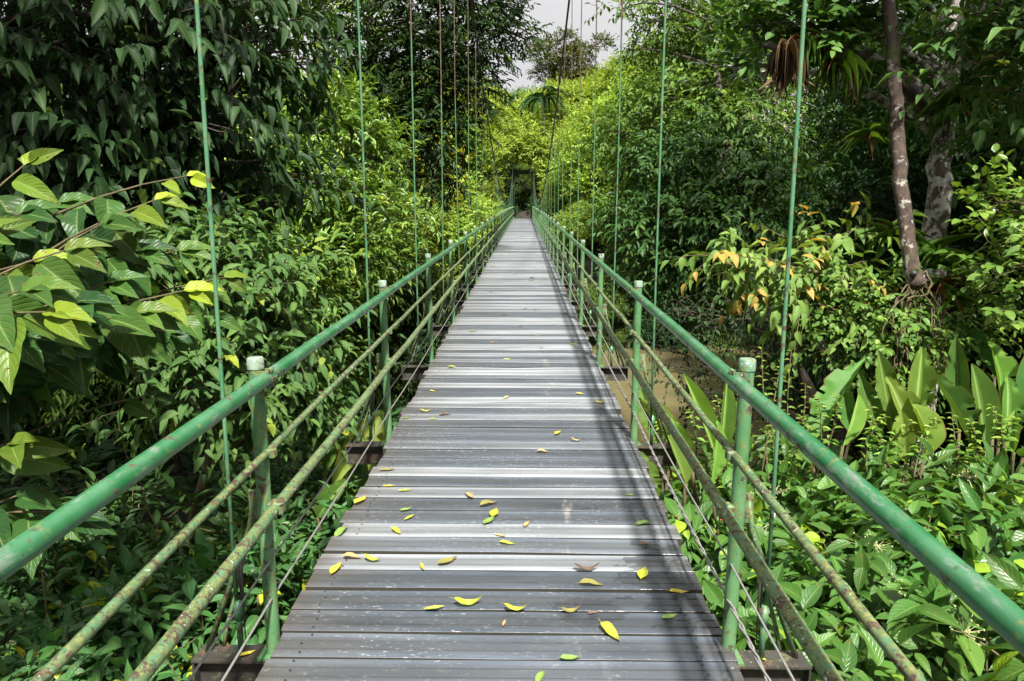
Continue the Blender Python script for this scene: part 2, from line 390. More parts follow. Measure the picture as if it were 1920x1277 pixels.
T_NEAR = grid_leaf(5, 9, pr_ovate, 0.13, 0.20, 0.010)
T_ROUND = grid_leaf(3, 5, pr_round, 0.12, 0.15)
T_HI = grid_leaf(9, 25, pr_ovate, 0.16, 0.25, 0.02, 0.014)
T_STRAP = grid_leaf(3, 9, pr_strap, 0.3, 0.75)
def torn(T, nu, nv, seed, cuts):
    V, F_, uv = T; rg = np.random.default_rng(seed); keep = np.ones(len(F_), bool); V = V.copy()
    for _ in range(cuts):
        r_ = rg.integers(7, nv - 3); sd_ = rg.integers(0, 2); dep = rg.integers(1, 3)
        for c_ in range(dep): keep[r_ * (nu - 1) + (c_ if sd_ == 0 else nu - 2 - c_)] = False
        cols = range(0, 2) if sd_ == 0 else range(nu - 2, nu)
        for rr2 in range(r_ + 1, min(nv, r_ + 4)):
            for c_ in cols: V[rr2 * nu + c_, 2] -= .035
    return V, F_[keep], uv
T_BAN = [grid_leaf(9, 40, pr_banana, .22, .10, .006), torn(grid_leaf(9, 40, pr_banana, .30, .30, .010), 9, 40, 1, 5), torn(grid_leaf(9, 40, pr_banana, .18, .05, .008), 9, 40, 2, 8), torn(grid_leaf(9, 40, pr_banana, .36, .42, .012), 9, 40, 3, 3)]

def leaves(T, pos, d, nrm, L, W, rnd, young):
    TV, TF, TU = T; n = len(pos); k = len(TV)
    d = norm(d); nrm = nrm - (nrm * d).sum(1, keepdims=True) * d; nrm = norm(nrm); s = np.cross(d, nrm)
    V = pos[:, None] + (TV[None, :, 0] * W[:, None])[..., None] * s[:, None] + (TV[None, :, 1] * L[:, None])[..., None] * d[:, None] + (TV[None, :, 2] * L[:, None])[..., None] * nrm[:, None]
    F = (TF[None] + (np.arange(n) * k)[:, None, None]).reshape(-1, TF.shape[1])
    return V.reshape(-1, 3), F, np.tile(TU, (n, 1)), np.repeat(rnd, k), np.repeat(young, k)
class Foliage:
    def __init__(s): s.b = []; s.tw = []
    def put(s, T, pos, d, nrm, L, W, rnd, young): s.b.append(leaves(T, pos, d, nrm, L, W, rnd, young))
    def mesh(s, name):
        V = []; F = []; U = []; R = []; Y = []; n = 0
        for v, f, u, r, y in s.b:
            V.append(v); F.append(f + n); U.append(u); R.append(r); Y.append(y); n += len(v)
        return make_mesh(name, np.concatenate(V), [f for f in F], np.concatenate(U), {'rnd': np.concatenate(R), 'young': np.concatenate(Y)}, smooth=True)
def kind(T=T6, L=.16, Wr=.45, m=8, TL=.45, ang=55, up=.35, droop=.35, young=.05, jit=.35, shell=.5, nup=1.0, twig=0):
    return dict(T=T, L=L, Wr=Wr, m=m, TL=TL, ang=ang, up=up, droop=droop, young=young, jit=jit, shell=shell, nup=nup, twig=twig)
def spray(fo, rng, c, rad, n, K):
    """n leafy twigs through the ellipsoid c, rad"""
    c = np.asarray(c, float); rad = np.broadcast_to(np.asarray(rad, float), (3,)); m = K['m']
    u = norm(rng.normal(size=(n, 3)) + np.array([0, 0, 0.35]))
    sh = K['shell'] + (1 - K['shell']) * rng.random(n) ** 0.7
    lump = 1 + 0.22 * np.sin(3.1 * u[:, 0] + c[0] * 7) * np.sin(2.7 * u[:, 2] + c[2] * 5) + 0.15 * np.sin(6 * u[:, 1] + 4 * u[:, 2] + c[1])
    o = c + u * rad * (sh * lump)[:, None]
    td = norm(u * 0.8 + rng.normal(size=(n, 3)) * 0.45 + np.array([0, 0, K['up']]))
    TL = K['TL'] * rng.uniform(.6, 1.25, n)
    tt = (np.arange(m) + .6) / m
    up = np.array([0, 0, 1.0])
    sd = norm(np.cross(td, up) + rng.normal(size=(n, 3)) * .25)
    sag = K['droop'] * .35
    pos = o[:, None] + td[:, None] * (TL[:, None] * tt)[..., None] - (up * sag) * ((tt ** 2)[None, :, None] * TL[:, None, None])
    sgn = np.where(np.arange(m) % 2 == 0, 1.0, -1.0)
    a = np.radians(K['ang']) * np.where(np.arange(m) == m - 1, 0.15, 1.0)
    ld = td[:, None] * np.cos(a)[None, :, None] + sd[:, None] * (np.sin(a) * sgn)[None, :, None]
    ld = ld + rng.normal(size=(n, m, 3)) * .18 - up * (K['droop'] * rng.uniform(.5, 1.5, (n, m)))[..., None]
    nr = up * K['nup'] + np.array(SUN_TO) * K.get('sunb', .5) + u[:, None] * .45 + rng.normal(size=(n, m, 3)) * K['jit']
    L = K["L"] * rng.uniform(.5, 1.22, (n, m)); W = L * K['Wr'] * rng.uniform(.8, 1.15, (n, m))
    base = rng.random(n)[:, None] * .5 + rng.random((n, m)) * .5
    yg = (rng.random(n) < K['young'])[:, None] * (np.arange(m) >= m - 3)[None] * rng.uniform(.5, 1, (n, m))
    L = np.where(yg > 0, L * .8, L)
    fo.put(K['T'], pos.reshape(-1, 3), ld.reshape(-1, 3), nr.reshape(-1, 3), L.ravel(), W.ravel(), base.ravel(), yg.ravel())
    if K['twig']:
        for i in range(0, n, K['twig']):
            fo.tw.append((np.concatenate([[o[i] * .75 + c * .25 ], [o[i]], pos[i, ::max(1, m // 3)]]), 0.004 + 0.012 * K['L']))
def curve(a, b, bend, k=6):
    a, b = np.asarray(a, float), np.asarray(b, float); t = np.linspace(0, 1, k)[:, None]
    return a + (b - a) * t + np.asarray(bend, float) * (4 * t * (1 - t))
def limbs(mb, rng, way, r0, r1, clumps, sub=4, sides=8):
    """trunk along the points of way, a limb to each clump and branchlets inside it"""
    way = np.asarray(way, float); s = np.linspace(0, len(way) - 1, 4 * len(way)); i = np.clip(s.astype(int), 0, len(way) - 2); f = (s - i)[:, None]
    pts = way[i] * (1 - f) + way[i + 1] * f
    pts[1:-1] += rng.normal(size=(len(pts) - 2, 3)) * r0 * .10
    rr = np.linspace(r0, r1, len(pts)); rr[0] *= 1.35
    mb.tube(pts, rr, max(sides, 10))
    for c, rad, n in clumps:
        c = np.asarray(c, float)
        dist = np.linalg.norm(pts - c, axis=1) + 2.0 * np.maximum(pts[:, 2] - (c[2] - .35 * np.linalg.norm(pts[:, :2] - c[:2], axis=1)), 0)
        j = int(np.argmin(dist)); a = pts[j]; ln = np.linalg.norm(c - a)
        br = min(rr[j] * .6, .012 + .022 * ln)
        cv = curve(a, c, np.array([0, 0, .08 * ln]) + rng.normal(size=3) * .05 * ln, 7)
        mb.tube(cv, np.linspace(br, br * .35, 7), 6)
        for _ in range(sub):
            e = c + norm(rng.normal(size=3) + [0, 0, .3]) * np.asarray(rad) * .85
            st = cv[rng.integers(3, 7)]
            mb.tube(curve(st, e, rng.normal(size=3) * .06 * np.linalg.norm(e - st), 4), np.linspace(br * .4, br * .12, 4), 4, False)

M = {}
M['soil'] = soil_mat(); M['water'] = water_mat(); M['deck'] = deck_mat()
M['rail_paint'] = paint_mat('green handrail paint', (0.016, 0.110, 0.037), (0.050, 0.155, 0.072), 0.05, 0.24, 0.08, 0.28)
M['post_paint'] = paint_mat('green post paint', (0.050, 0.155, 0.055), (0.105, 0.215, 0.095), 0.22, 0.28, 0.1, 0.35)
M['mid_paint'] = paint_mat('lichened rail paint', (0.045, 0.125, 0.055), (0.085, 0.175, 0.085), 0.60, 0.46, 0.35, 0.5, 1.7)
M['hang_paint'] = paint_mat('hanger paint', (0.040, 0.145, 0.062), (0.085, 0.20, 0.105), 0.18, 0.36, 0.1, 0.4, 1.0, 2.75)
M['cap_paint'] = paint_mat('pale cap paint', (0.10, 0.20, 0.12), (0.25, 0.30, 0.25), 0.25, 0.25, 0.45, 0.5, 1.5)
M['bark_slim'] = bark_mat('dark slim bark', (0.018, 0.011, 0.008), (0.070, 0.042, 0.027), (0.26, 0.25, 0.21), 0.44, 7)
M['steel_dark'] = paint_mat('dark stained steel', (0.022, 0.020, 0.016), (0.045, 0.042, 0.034), 0.12, 0.4, 0.1, 0.6)
M['steel_green'] = paint_mat('green beam paint', (0.016, 0.055, 0.026), (0.03, 0.08, 0.04), 0.25, 0.4, 0.05, 0.5)
M['cable'] = plain_mat('dark wire rope', (0.035, 0.034, 0.034), 0.5, 0.4, 60, 0.3)
M['cable_pale'] = plain_mat('grey wire rope', (0.20, 0.195, 0.18), 0.55, 0.35, 70, 0.2)
M['tower'] = plain_mat('dark tower paint', (0.007, 0.013, 0.008), 0.9, 0.5, 5)
M['concrete'] = plain_mat('grey concrete', (0.22, 0.22, 0.215), 0.9, 0.3, 8)
M['bark'] = bark_mat('brown bark', (0.022, 0.016, 0.011), (0.075, 0.058, 0.042), (0.16, 0.16, 0.13), 0.38)
M['bark_pale'] = bark_mat('mottled pale bark', (0.030, 0.021, 0.014), (0.085, 0.060, 0.042), (0.38, 0.365, 0.32), 0.53, 5)
M['stem'] = bark_mat('thin stem bark', (0.06, 0.05, 0.02), (0.13, 0.10, 0.045))
#               dark                  mid                   light                 young
LM = {}
LM['big'] = leaf_mat('broad ribbed leaf', (.016, .055, .018), (.030, .092, .022), (.060, .150, .028), (.27, .37, .02), .34, .26, 9, .7, holes=.005)
LM['droop'] = leaf_mat('dark drooping leaf', (.013, .034, .012), (.024, .058, .018), (.046, .094, .028), (.10, .16, .03), .5, .30, 0, .5, .16)
LM['mound'] = leaf_mat('matt vine leaf', (.036, .098, .028), (.066, .152, .038), (.125, .245, .05), (.26, .34, .03), .45, .25, 7, .6)
LM['point'] = leaf_mat('pointed shrub leaf', (.026, .080, .024), (.046, .125, .032), (.085, .19, .042), (.42, .44, .02), .35, .25, 7, .6, .28, holes=.003)
LM['gloss'] = leaf_mat('glossy shrub leaf', (.034, .100, .020), (.066, .165, .028), (.115, .245, .036), (.28, .42, .03), .32, .32, 7, .7, .34, holes=.003)
LM['bright'] = leaf_mat('bright small leaf', (.056, .130, .020), (.120, .225, .032), (.23, .35, .06), (.32, .40, .06), .34, .30, 0, .3, .38)
LM['dark'] = leaf_mat('dark tree leaf', (.010, .029, .009), (.020, .050, .012), (.040, .086, .018), (.09, .15, .02), .45, .25, 0, .0)
LM['mid'] = leaf_mat('mid green tree leaf', (.042, .096, .018), (.088, .165, .028), (.16, .25, .042), (.27, .34, .05), .42, .32, 0, .0)
LM['deep'] = leaf_mat('deep green tree leaf', (.022, .062, .018), (.046, .115, .028), (.10, .20, .044), (.14, .2, .03), .34, .28, 0, .0)
LM['lime'] = leaf_mat('yellow green tree leaf', (.120, .200, .030), (.23, .325, .052), (.36, .45, .09), (.42, .40, .04), .45, .38, 0, .0)
LM['olive'] = leaf_mat('olive tree leaf', (.040, .060, .016), (.075, .098, .024), (.12, .14, .034), (.22, .16, .04), .5, .25, 0, .0)
LM['pale'] = leaf_mat('pale sapling leaf', (.075, .150, .030), (.130, .220, .045), (.22, .31, .07), (.42, .26, .06), .38, .32, 5, .5)
LM['yellow'] = leaf_mat('yellow bush leaf', (.14, .19, .015), (.27, .28, .02), (.42, .38, .03), (.5, .4, .03), .45, .35, 0, .0)
LM['ban'] = leaf_mat('heliconia leaf', (.045, .120, .026), (.078, .180, .032), (.13, .26, .042), (.30, .36, .05), .5, .36, 30, 1.0)
LM['strap'] = leaf_mat('bromeliad strap', (.040, .095, .018), (.075, .150, .025), (.13, .23, .03), (.16, .07, .03), .36, .3, 0, .3)
LM['dry'] = leaf_mat('dry hanging leaf', (.03, .018, .010), (.065, .038, .020), (.11, .066, .036), None, .7, .15, 0, .2)

# ------------------------------------------------------------------ ground, river
xs = np.concatenate([np.linspace(-260, -30, 24), np.linspace(-28, 40, 137), np.linspace(44, 260, 24)])
ys = np.concatenate([np.linspace(-60, -12, 10), np.linspace(-10, 70, 161), np.linspace(73, 130, 30), np.linspace(140, 420, 18)])
X, Y = np.meshgrid(xs, ys); Z = ground(X, Y)
i, j = np.meshgrid(np.arange(len(ys) - 1), np.arange(len(xs) - 1), indexing='ij'); nx = len(xs)
F = np.stack([i * nx + j, i * nx + j + 1, (i + 1) * nx + j + 1, (i + 1) * nx + j], -1).reshape(-1, 4)
o = add('ground', make_mesh('ground', np.stack([X, Y, Z], -1).reshape(-1, 3), F, smooth=True), M['soil']); tag(o, kind='structure')
V = [[-255, -50, WATER], [255, -50, WATER], [255, 260, WATER], [-255, 260, WATER]]
o = add('river', make_mesh('river', V, np.array([[0, 1, 2, 3]])), M['water']); tag(o, kind='structure')

# ------------------------------------------------------------------ the bridge
exec_rng = np.random.default_rng(11)
bridge = empty('suspension_bridge')
tag(bridge, 'long green steel footbridge with grey plank deck hung from cables over the river', 'bridge')
Y0, PITCHP, NPOST = 2.24, 2.13, 30
POSTS = [Y0 + PITCHP * k for k in range(-2, NPOST)]
POSTS = [y for y in POSTS if y < 62.3]
YEND = 62.6
# deck: every plank has two saw grooves
rng = np.random.default_rng(3)
V = []; Q = []; R1 = []; R2 = []; R3 = []; n = 0; y = -1.96; idx = 0
pw = 0.142
top_prof = []
while y < YEND:
    wdt = pw - rng.uniform(.009, .0155); hz = rng.normal() * .0022; xo = rng.normal() * .010; tilt = rng.normal() * .0012
    ln = .805
    gy = [0, .0012, wdt / 3 - .0030, wdt / 3, wdt / 3 + .0030, 2 * wdt / 3 - .0030, 2 * wdt / 3, 2 * wdt / 3 + .0030, wdt - .0012, wdt]
    gz = [-.0012, 0, 0, -.010, 0, 0, -.010, 0, 0, -.0012]
    gd = [1, 0, .45, 1, .45, .45, 1, .45, 0, 1, 1, 1]
    ring = [(a, b) for a, b in zip(gy, gz)] + [(wdt, -.04), (0, -.04)]
    k = len(ring); e0 = len(V)
    xsn = [-ln + xo + rng.normal() * .006, -.4, 0, .4, ln + xo + rng.normal() * .004]; sagx = rng.normal() * .0015
    for q, x in enumerate(xsn):
        for a, b in ring:
            V.append([x, y + a, zd(y + a) + b + hz + tilt * x / .8 + (sagx if q == 2 else 0)])
    for q in range(4):
        for a in range(k):
            b = (a + 1) % k
            Q.append([e0 + q * k + a, e0 + (q + 1) * k + a, e0 + (q + 1) * k + b, e0 + q * k + b])
    for q, fl in ((0, 0), (4, 1)):       # end caps as strips
        b0 = e0 + q * k
        for a in range(4):
            f = [b0 + a, b0 + a + 1, b0 + 8 - a, b0 + 9 - a]; Q.append(f if not fl else f[::-1])
        f = [b0, b0 + 9, b0 + 10, b0 + 11]; Q.append(f if not fl else f[::-1])
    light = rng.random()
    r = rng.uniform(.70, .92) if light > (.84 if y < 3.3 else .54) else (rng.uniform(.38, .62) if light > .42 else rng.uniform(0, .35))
    if y > 3.3: r = min(1, r + .18)  # planks farther along are paler: sky reflection put into their tone
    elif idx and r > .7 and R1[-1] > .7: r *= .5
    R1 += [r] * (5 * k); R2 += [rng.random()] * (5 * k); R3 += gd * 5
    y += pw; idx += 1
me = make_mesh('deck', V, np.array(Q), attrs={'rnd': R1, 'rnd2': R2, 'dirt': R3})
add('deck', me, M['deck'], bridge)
# nail heads along the two stringers
nb = MB(); yq = -1.96
nrg = np.random.default_rng(44)
while yq < 24:
    for sx in (-1, 1):
        for t_ in (.16, .50, .84):
            c_ = np.array([sx * .70 + nrg.normal() * .006, yq + pw * t_ - .004, 0]); c_[2] = zd(c_[1]) + .0012
            a_ = np.arange(6) * math.pi / 3; ring_ = np.stack([c_[0] + .0046 * np.cos(a_), c_[1] + .0046 * np.sin(a_), np.full(6, c_[2] + .0022)], 1)
            nb.raw(ring_, [[0, 1, 2, 3], [0, 3, 4, 5]])
    yq += pw
nails = nb.build('nails', plain_mat('rusty nail', (0.028, 0.018, 0.013), 0.7, 0.5, 90), bridge)
yy = np.linspace(-1.9, YEND, 60)
for sx in (-1, 1):
    mb = MB()
    for a, b in zip(yy[:-1], yy[1:]):
        c = np.array([sx * .70, (a + b) / 2, (zd(a) + zd(b)) / 2 - .105]); d = norm(np.array([0, b - a, zd(b) - zd(a)])); u = np.cross([1, 0, 0], d)
        mb.box(c, (.06, b - a + .002, .125), [[1, 0, 0], d, u])
    mb.build('stringer', M['steel_green'], bridge)

def post_mesh(seed):
    mb = MB(); mb.tube([[0, 0, -.052], [0, 0, .5], [0, 0, .995]], .0242, 16)
    mb.box([.0, 0, -.047], (.09, .09, .012))
    return mb.mesh('post', True)
def cap_mesh():
    mb = MB(); mb.tube([[0, 0, .995], [0, 0, 1.03], [0, 0, 1.034]], [.0275, .0275, .024], 16); return mb.mesh('post_cap', True)
def clip_meshes(s):
    # the saddle plates and clamps that hold the rails to the post
    a = MB(); a.box([-s * .030, 0, .962], (.068, .052, .010)); a.box([-s * .048, 0, .962], (.008, .05, .064)); a.box([-s * .020, .022, .962], (.050, .008, .058)); a.box([-s * .020, -.022, .962], (.050, .008, .058))
    a.tube([[-s * .048, -.012, .985], [-s * .048, .012, .99]], .009, 6)
    b_ = MB(); b_.box([-s * .026, 0, .70], (.05, .034, .034), bev=.005)
    c = MB(); c.box([-s * .040, 0, .505], (.056, .046, .048), bev=.007)
    return [x.mesh('rail_bracket') for x in (a, b_, c)]
def brace_meshes(s):
    p = MB(); p.box([s * .045, .03, .50], (.05, .008, .11), bev=.002)
    a = MB(); a.tube([[s * .05, .035, .55], [s * .07, .03, .42], [s * .245, .01, -.052]], .0105, 8)
    c = MB(); c.tube([[s * .05, .05, .50], [s * .19, .055, .02], [s * .20, .045, -.052]], .008, 8)
    return [p.mesh('brace'), a.mesh('brace_rod', True), c.mesh('brace_rod', True)]
pm = post_mesh(0); cm = cap_mesh(); km = {s: clip_meshes(s) for s in (-1, 1)}; bm = {s: brace_meshes(s) for s in (-1, 1)}
for m_, mt in ((pm, 'post_paint'), (cm, 'cap_paint'), ) + tuple((q, 'mid_paint') for s in (-1, 1) for q in km[s] + bm[s]):
    m_.materials.append(M[mt])
for m_ in (pm, cm): m_.set_sharp_from_angle(angle=math.radians(50))
beam = MB(); beam.box([0, 0, -.172], (2.18, .10, .008)); beam.box([0, 0, -.232], (2.17, .008, .112)); beam.box([0, 0, -.292], (2.18, .10, .008))
beam.box([1.085, 0, -.232], (.006, .094, .11)); beam.box([-1.085, 0, -.232], (.006, .094, .11))
beam_me = beam.mesh('cross_beam'); beam_me.materials.append(M['steel_dark'])
hrng = np.random.default_rng(8)
for y in POSTS:
    z = zd(y)
    b = add('cross_beam', beam_me, None, bridge); b.location = (0, y, z + .118)
    for s in (-1, 1):
        p = add('post', pm, None, bridge); p.location = (s * .812, y, z); p.rotation_euler = (hrng.normal() * .008, s * .012 + hrng.normal() * .006, 0)
        c = add('post_cap', cm, None, p); [add('rail_bracket', q_, None, p) for q_ in km[s]]
        q = add('brace', bm[s][0], None, bridge); q.location = (s * .812, y, z); add('brace_rod', bm[s][1], None, q); add('brace_rod', bm[s][2], None, q)
        # hanger rod from the cross beam to the main cable
        h = MB(); x = s * .93; zt = zc(y); zb = z - .048
        k_ = 14; t = np.linspace(0, 1, k_)
        wob = hrng.normal() * .012
        pts = np.stack([x + s * (0.004 * np.sin(t * 5 + y)) * (zt - zb) * .3 + wob * np.sin(t * np.pi), np.full(k_, y) + .01 * np.sin(t * 7 + y), zb + .12 + (zt - zb - .12) * t], 1)
        h.tube(pts, .0072, 8)
        h.tube([[x, y, zb], [x, y, zb + .2]], .011, 8); h.tube([[x, y, zb + .13], [x, y, zb + .19]], .017, 6)
        hz = h.build('hanger_rod', M['hang_paint'], bridge, smooth=True)
        u = MB(); u.tube([[x - s * .03, y - .025, zb], [x - s * .03, y - .025, zb + .36], [x - s * .022, y - .01, zb + .39], [x - s * .012, y, zb + .36], [x - s * .012, y, zb + .12]], .007, 6)
        u.build('u_bolt', M['steel_dark'], hz, smooth=True)
        g = MB(); g.tube([[x, y - .05, zt], [x, y + .05, zt]], .034, 10); g.box([x, y, zt - .05], (.03, .05, .09)); g.tube([[x - .02, y, zt - .02], [x - .034, y, zt + .07]], .009, 6); g.tube([[x + .02, y, zt - .02], [x + .034, y, zt + .07]], .009, 6)
        g.build('cable_clamp', M['cable'], hz)
# rails and guard wires
rrng = np.random.default_rng(21)
ry = [-2.02] + [y for y in POSTS if y > -2] + [YEND + .5]
def rail(name, s, x, h, rad, mat, sides, wob=.004, dip=0.0):
    mb = MB(); pts = []
    for a, b in zip(ry[:-1], ry[1:]):
        for t in (0, .25, .5, .75):
            y = a + (b - a) * t
            pts.append([s * x + rrng.normal() * wob * .4, y, zd(y) + h - dip * 4 * t * (1 - t) + rrng.normal() * wob * .3])
    pts.append([s * x, ry[-1], zd(ry[-1]) + h])
    mb.tube(pts, rad, sides); return mb.build(name, mat, bridge, smooth=True)
for s in (-1, 1):
    rail('handrail', s, .783, .962, .0245, M['rail_paint'], 16, .003)
    rail('middle_rail', s, .795, .702, .0135, M['mid_paint'], 10, .006)
    rail('lower_rail', s, .772, .505, .0200, M['mid_paint'], 12, .005)
    rail('guard_wire', s, .800, .315, .0042, M['cable_pale'], 6, .003, .012)
    if s < 0: rail('guard_wire', s, .800, .175, .0046, M['cable_pale'], 6, .003, .012)
    else:
        mb = MB(); tt = np.linspace(-2.0, YEND, 1300)
        for ph in (0, math.pi):
            mb.tube(np.stack([s * .80 + .0052 * np.cos(tt * 38 + ph), tt, zd(tt) + .18 - .012 * np.abs(np.sin((tt - Y0) / PITCHP * math.pi)) + .0052 * np.sin(tt * 38 + ph)], 1), .0045, 5)
        mb.build('guard_wire', M['cable_pale'], bridge, smooth=True)
    mb = MB(); tt = np.linspace(-4.5, 64.5, 90)
    mb.tube(np.stack([np.full(90, s * .93), tt, zc(tt)], 1), .020, 10)
    mb.build('main_cable', M['cable'], bridge, smooth=True)
# far tower
TY = 64.2; TZ = zd(YEND); TT = zc(TY)
tower = add('tower', (lambda m_: (m_.box([0, TY + .05, TT - .30], (2.2, .16, .34)), m_)[-1])(MB()).mesh('tower'), M['tower'], bridge)
for s in (-1, 1):
    lg = MB()
    for dx in (-.16, .16):
        for dy in (-.15, .15): lg.box([s * .98 + dx, TY + dy, (TZ - 3 + TT) / 2], (.09, .09, TT - TZ + 3))
    zz = np.arange(TZ - 2.5, TT, .45)
    for a, b in zip(zz[:-1], zz[1:]):
        for dy in (-.15, .15): lg.tube([[s * .98 - .16, TY + dy * 1.3, a], [s * .98 + .16, TY + dy * 1.3, b]], .022, 5)
    lg.build('tower_leg', M['tower'], tower)
br = MB()
for s in (-1, 1): br.tube([[s * .8, TY - .03 * s, TT - .55], [-s * .8, TY - .03 * s, TT - 2.1]], .05, 6)
br.build('cross_brace', M['tower'], tower)
st = MB(); st.box([0, YEND + 1.1, TZ + .02], (1.5, 1.0, .30), bev=.015); st.box([0, YEND + 3.0, TZ + .10], (1.7, 2.8, .34), bev=.02)
o = st.build('concrete_step', M['concrete']); tag(o, 'grey concrete step at the far end of the plank deck under the tower', 'step')


# ------------------------------------------------------------------ vegetation
def smooth_path(pts, k=8):
    pts = np.asarray(pts, float); q = np.concatenate([[2 * pts[0] - pts[1]], pts, [2 * pts[-1] - pts[-2]]]); out_ = []
    for i_ in range(1, len(q) - 2):
        for t_ in np.linspace(0, 1, k, endpoint=False):
            a, b_, c, d = q[i_ - 1], q[i_], q[i_ + 1], q[i_ + 2]
            out_.append(.5 * (2 * b_ + (c - a) * t_ + (2 * a - 5 * b_ + 4 * c - d) * t_ ** 2 + (3 * b_ - a - 3 * c + d) * t_ ** 3))
    return np.array(out_ + [pts[-1]])
def gz(x, y): return float(ground(x, y))
def crown_of(rng, clumps, K):
    fo = Foliage()
    for c, rad, n in clumps: spray(fo, rng, c, rad, n, K)
    return fo
def plant(name, label, cat, base, way, r0, r1, clumps, K, leaf, seed, bark='bark', group=None, sub=4):
    """a tree or shrub standing where it stands: trunk (with limbs) and crown as parts"""
    rng = np.random.default_rng(seed)
    base = np.asarray(base, float)
    root = empty(name, base); tag(root, label, cat, group)
    mb = MB(); limbs(mb, rng, [base - [0, 0, .25]] + list(way), r0, r1, clumps, sub)
    fo = crown_of(rng, clumps, K)
    for pts, r in fo.tw: mb.tube(pts, np.linspace(r, r * .45, len(pts)), 4, False)
    me = mb.mesh('trunk', True); me.transform(__import__('mathutils').Matrix.Translation(-Vector(base)))
    add('trunk', me, M[bark], root)
    me = fo.mesh('crown'); me.transform(__import__('mathutils').Matrix.Translation(-Vector(base)))
    add('crown', me, LM[leaf], root)
    return root
def proto(name, H, R, zlo, nc, ntw, K, leaf, seed, trunk=.12, bark='bark', flat=0.0, top=1.0, crad=.31, ncore=0):
    """a tree of a kind, standing at the origin, to be copied"""
    rng = np.random.default_rng(seed); clumps = []
    tries = 0
    while len(clumps) < nc and tries < 4000:
        tries += 1
        t = rng.random(); z = lerp(zlo, H, t)
        prof = math.sin(math.pi * (0.12 + 0.80 * t)) ** .7 if not flat else (0.5 + .5 * t if t < .8 else .9)
        a = rng.random() * 6.283; q = R * prof * rng.uniform(.35, 1.0) ** .6
        c = np.array([q * math.cos(a), q * math.sin(a), z])
        cr = R * crad * rng.uniform(.75, 1.25)
        if any(np.linalg.norm(c - d[0]) < .60 * (cr + d[1][0]) * .9 for d in clumps): continue
        clumps.append((c, np.array([cr * 1.1, cr * 1.1, cr * .50]), int(ntw * (cr / (R * crad)) ** 2)))
    root = empty(name)
    mb = MB(); lean = rng.normal(size=2) * .25
    way = [[0, 0, -.8], [lean[0] * .4, lean[1] * .4, H * .3], [lean[0], lean[1], H * .62], [lean[0] * 1.2, lean[1] * 1.2, H * .9]]
    limbs(mb, rng, way, trunk, trunk * .2, clumps, 3)
    add('trunk', mb.mesh('trunk', True), M[bark], root)
    add('crown', crown_of(rng, clumps, K).mesh('crown'), LM[leaf], root)
    return root
PROTO = {}
def place(key, x, y, s, rot, name, label, cat, group=None, z=None, sz=None):
    src, used = PROTO[key]
    o = dup(src) if used else src
    PROTO[key] = (src, True)
    o.name = name
    o.location = (x, y, gz(x, y) - .1 if z is None else z); o.scale = (s, s, sz or s); o.rotation_euler = (0, 0, rot)
    return tag(o, label, cat, group)

K_far = kind(T6, L=.29, Wr=.48, m=9, TL=.9, up=.3, droop=.25, young=.03, jit=.45, shell=.55)
K_farbig = kind(T6, L=.46, Wr=.5, m=7, TL=1.1, up=.35, droop=.2, young=.05, jit=.5, shell=.5)
K_mid = kind(T6, L=.18, Wr=.44, m=10, TL=.6, up=.25, droop=.4, young=.04, jit=.4, shell=.5)
K_thin = kind(T6, L=.20, Wr=.26, m=9, TL=.6, up=.1, droop=.7, young=.02, jit=.4, shell=.45)
K_dark = kind(T6, L=.20, Wr=.36, m=8, TL=.6, up=.2, droop=.5, young=.02, jit=.4, shell=.5)
PROTO['far_lime'] = (proto('bright_tree', 9, 3.9, 1.0, 36, 95, K_far, 'lime', 31, .16), False)
PROTO['far_lime2'] = (proto('bright_tree', 11, 3.4, 2.0, 36, 90, K_far, 'lime', 32, .16), False)
PROTO['far_mid'] = (proto('forest_tree', 13, 4.2, 2.0, 38, 100, K_far, 'mid', 33, .2), False)
PROTO['far_tall'] = (proto('emergent_tree', 21, 7.0, 8.0, 24, 150, K_farbig, 'olive', 34, .4, flat=1, crad=.30), False)
PROTO['mid_a'] = (proto('forest_tree', 11, 3.2, 1.2, 44, 120, K_mid, 'mid', 35, .14), False)
PROTO['mid_b'] = (proto('forest_tree', 12, 3.0, 1.5, 44, 115, K_mid, 'deep', 36, .14), False)
PROTO['dark_a'] = (proto('dark_tree', 12, 3.4, 1.0, 44, 120, K_dark, 'dark', 37, .16), False)
PROTO['dark_b'] = (proto('dark_tree', 14, 3.2, 2.0, 44, 115, K_dark, 'dark', 38, .16), False)
PROTO['thin_a'] = (proto('thin_leaf_tree', 6, 2.4, .2, 22, 170, K_thin, 'dark', 39, .07), False)
PROTO['thin_b'] = (proto('thin_leaf_tree', 7, 2.2, .3, 22, 170, K_thin, 'mid', 40, .07), False)
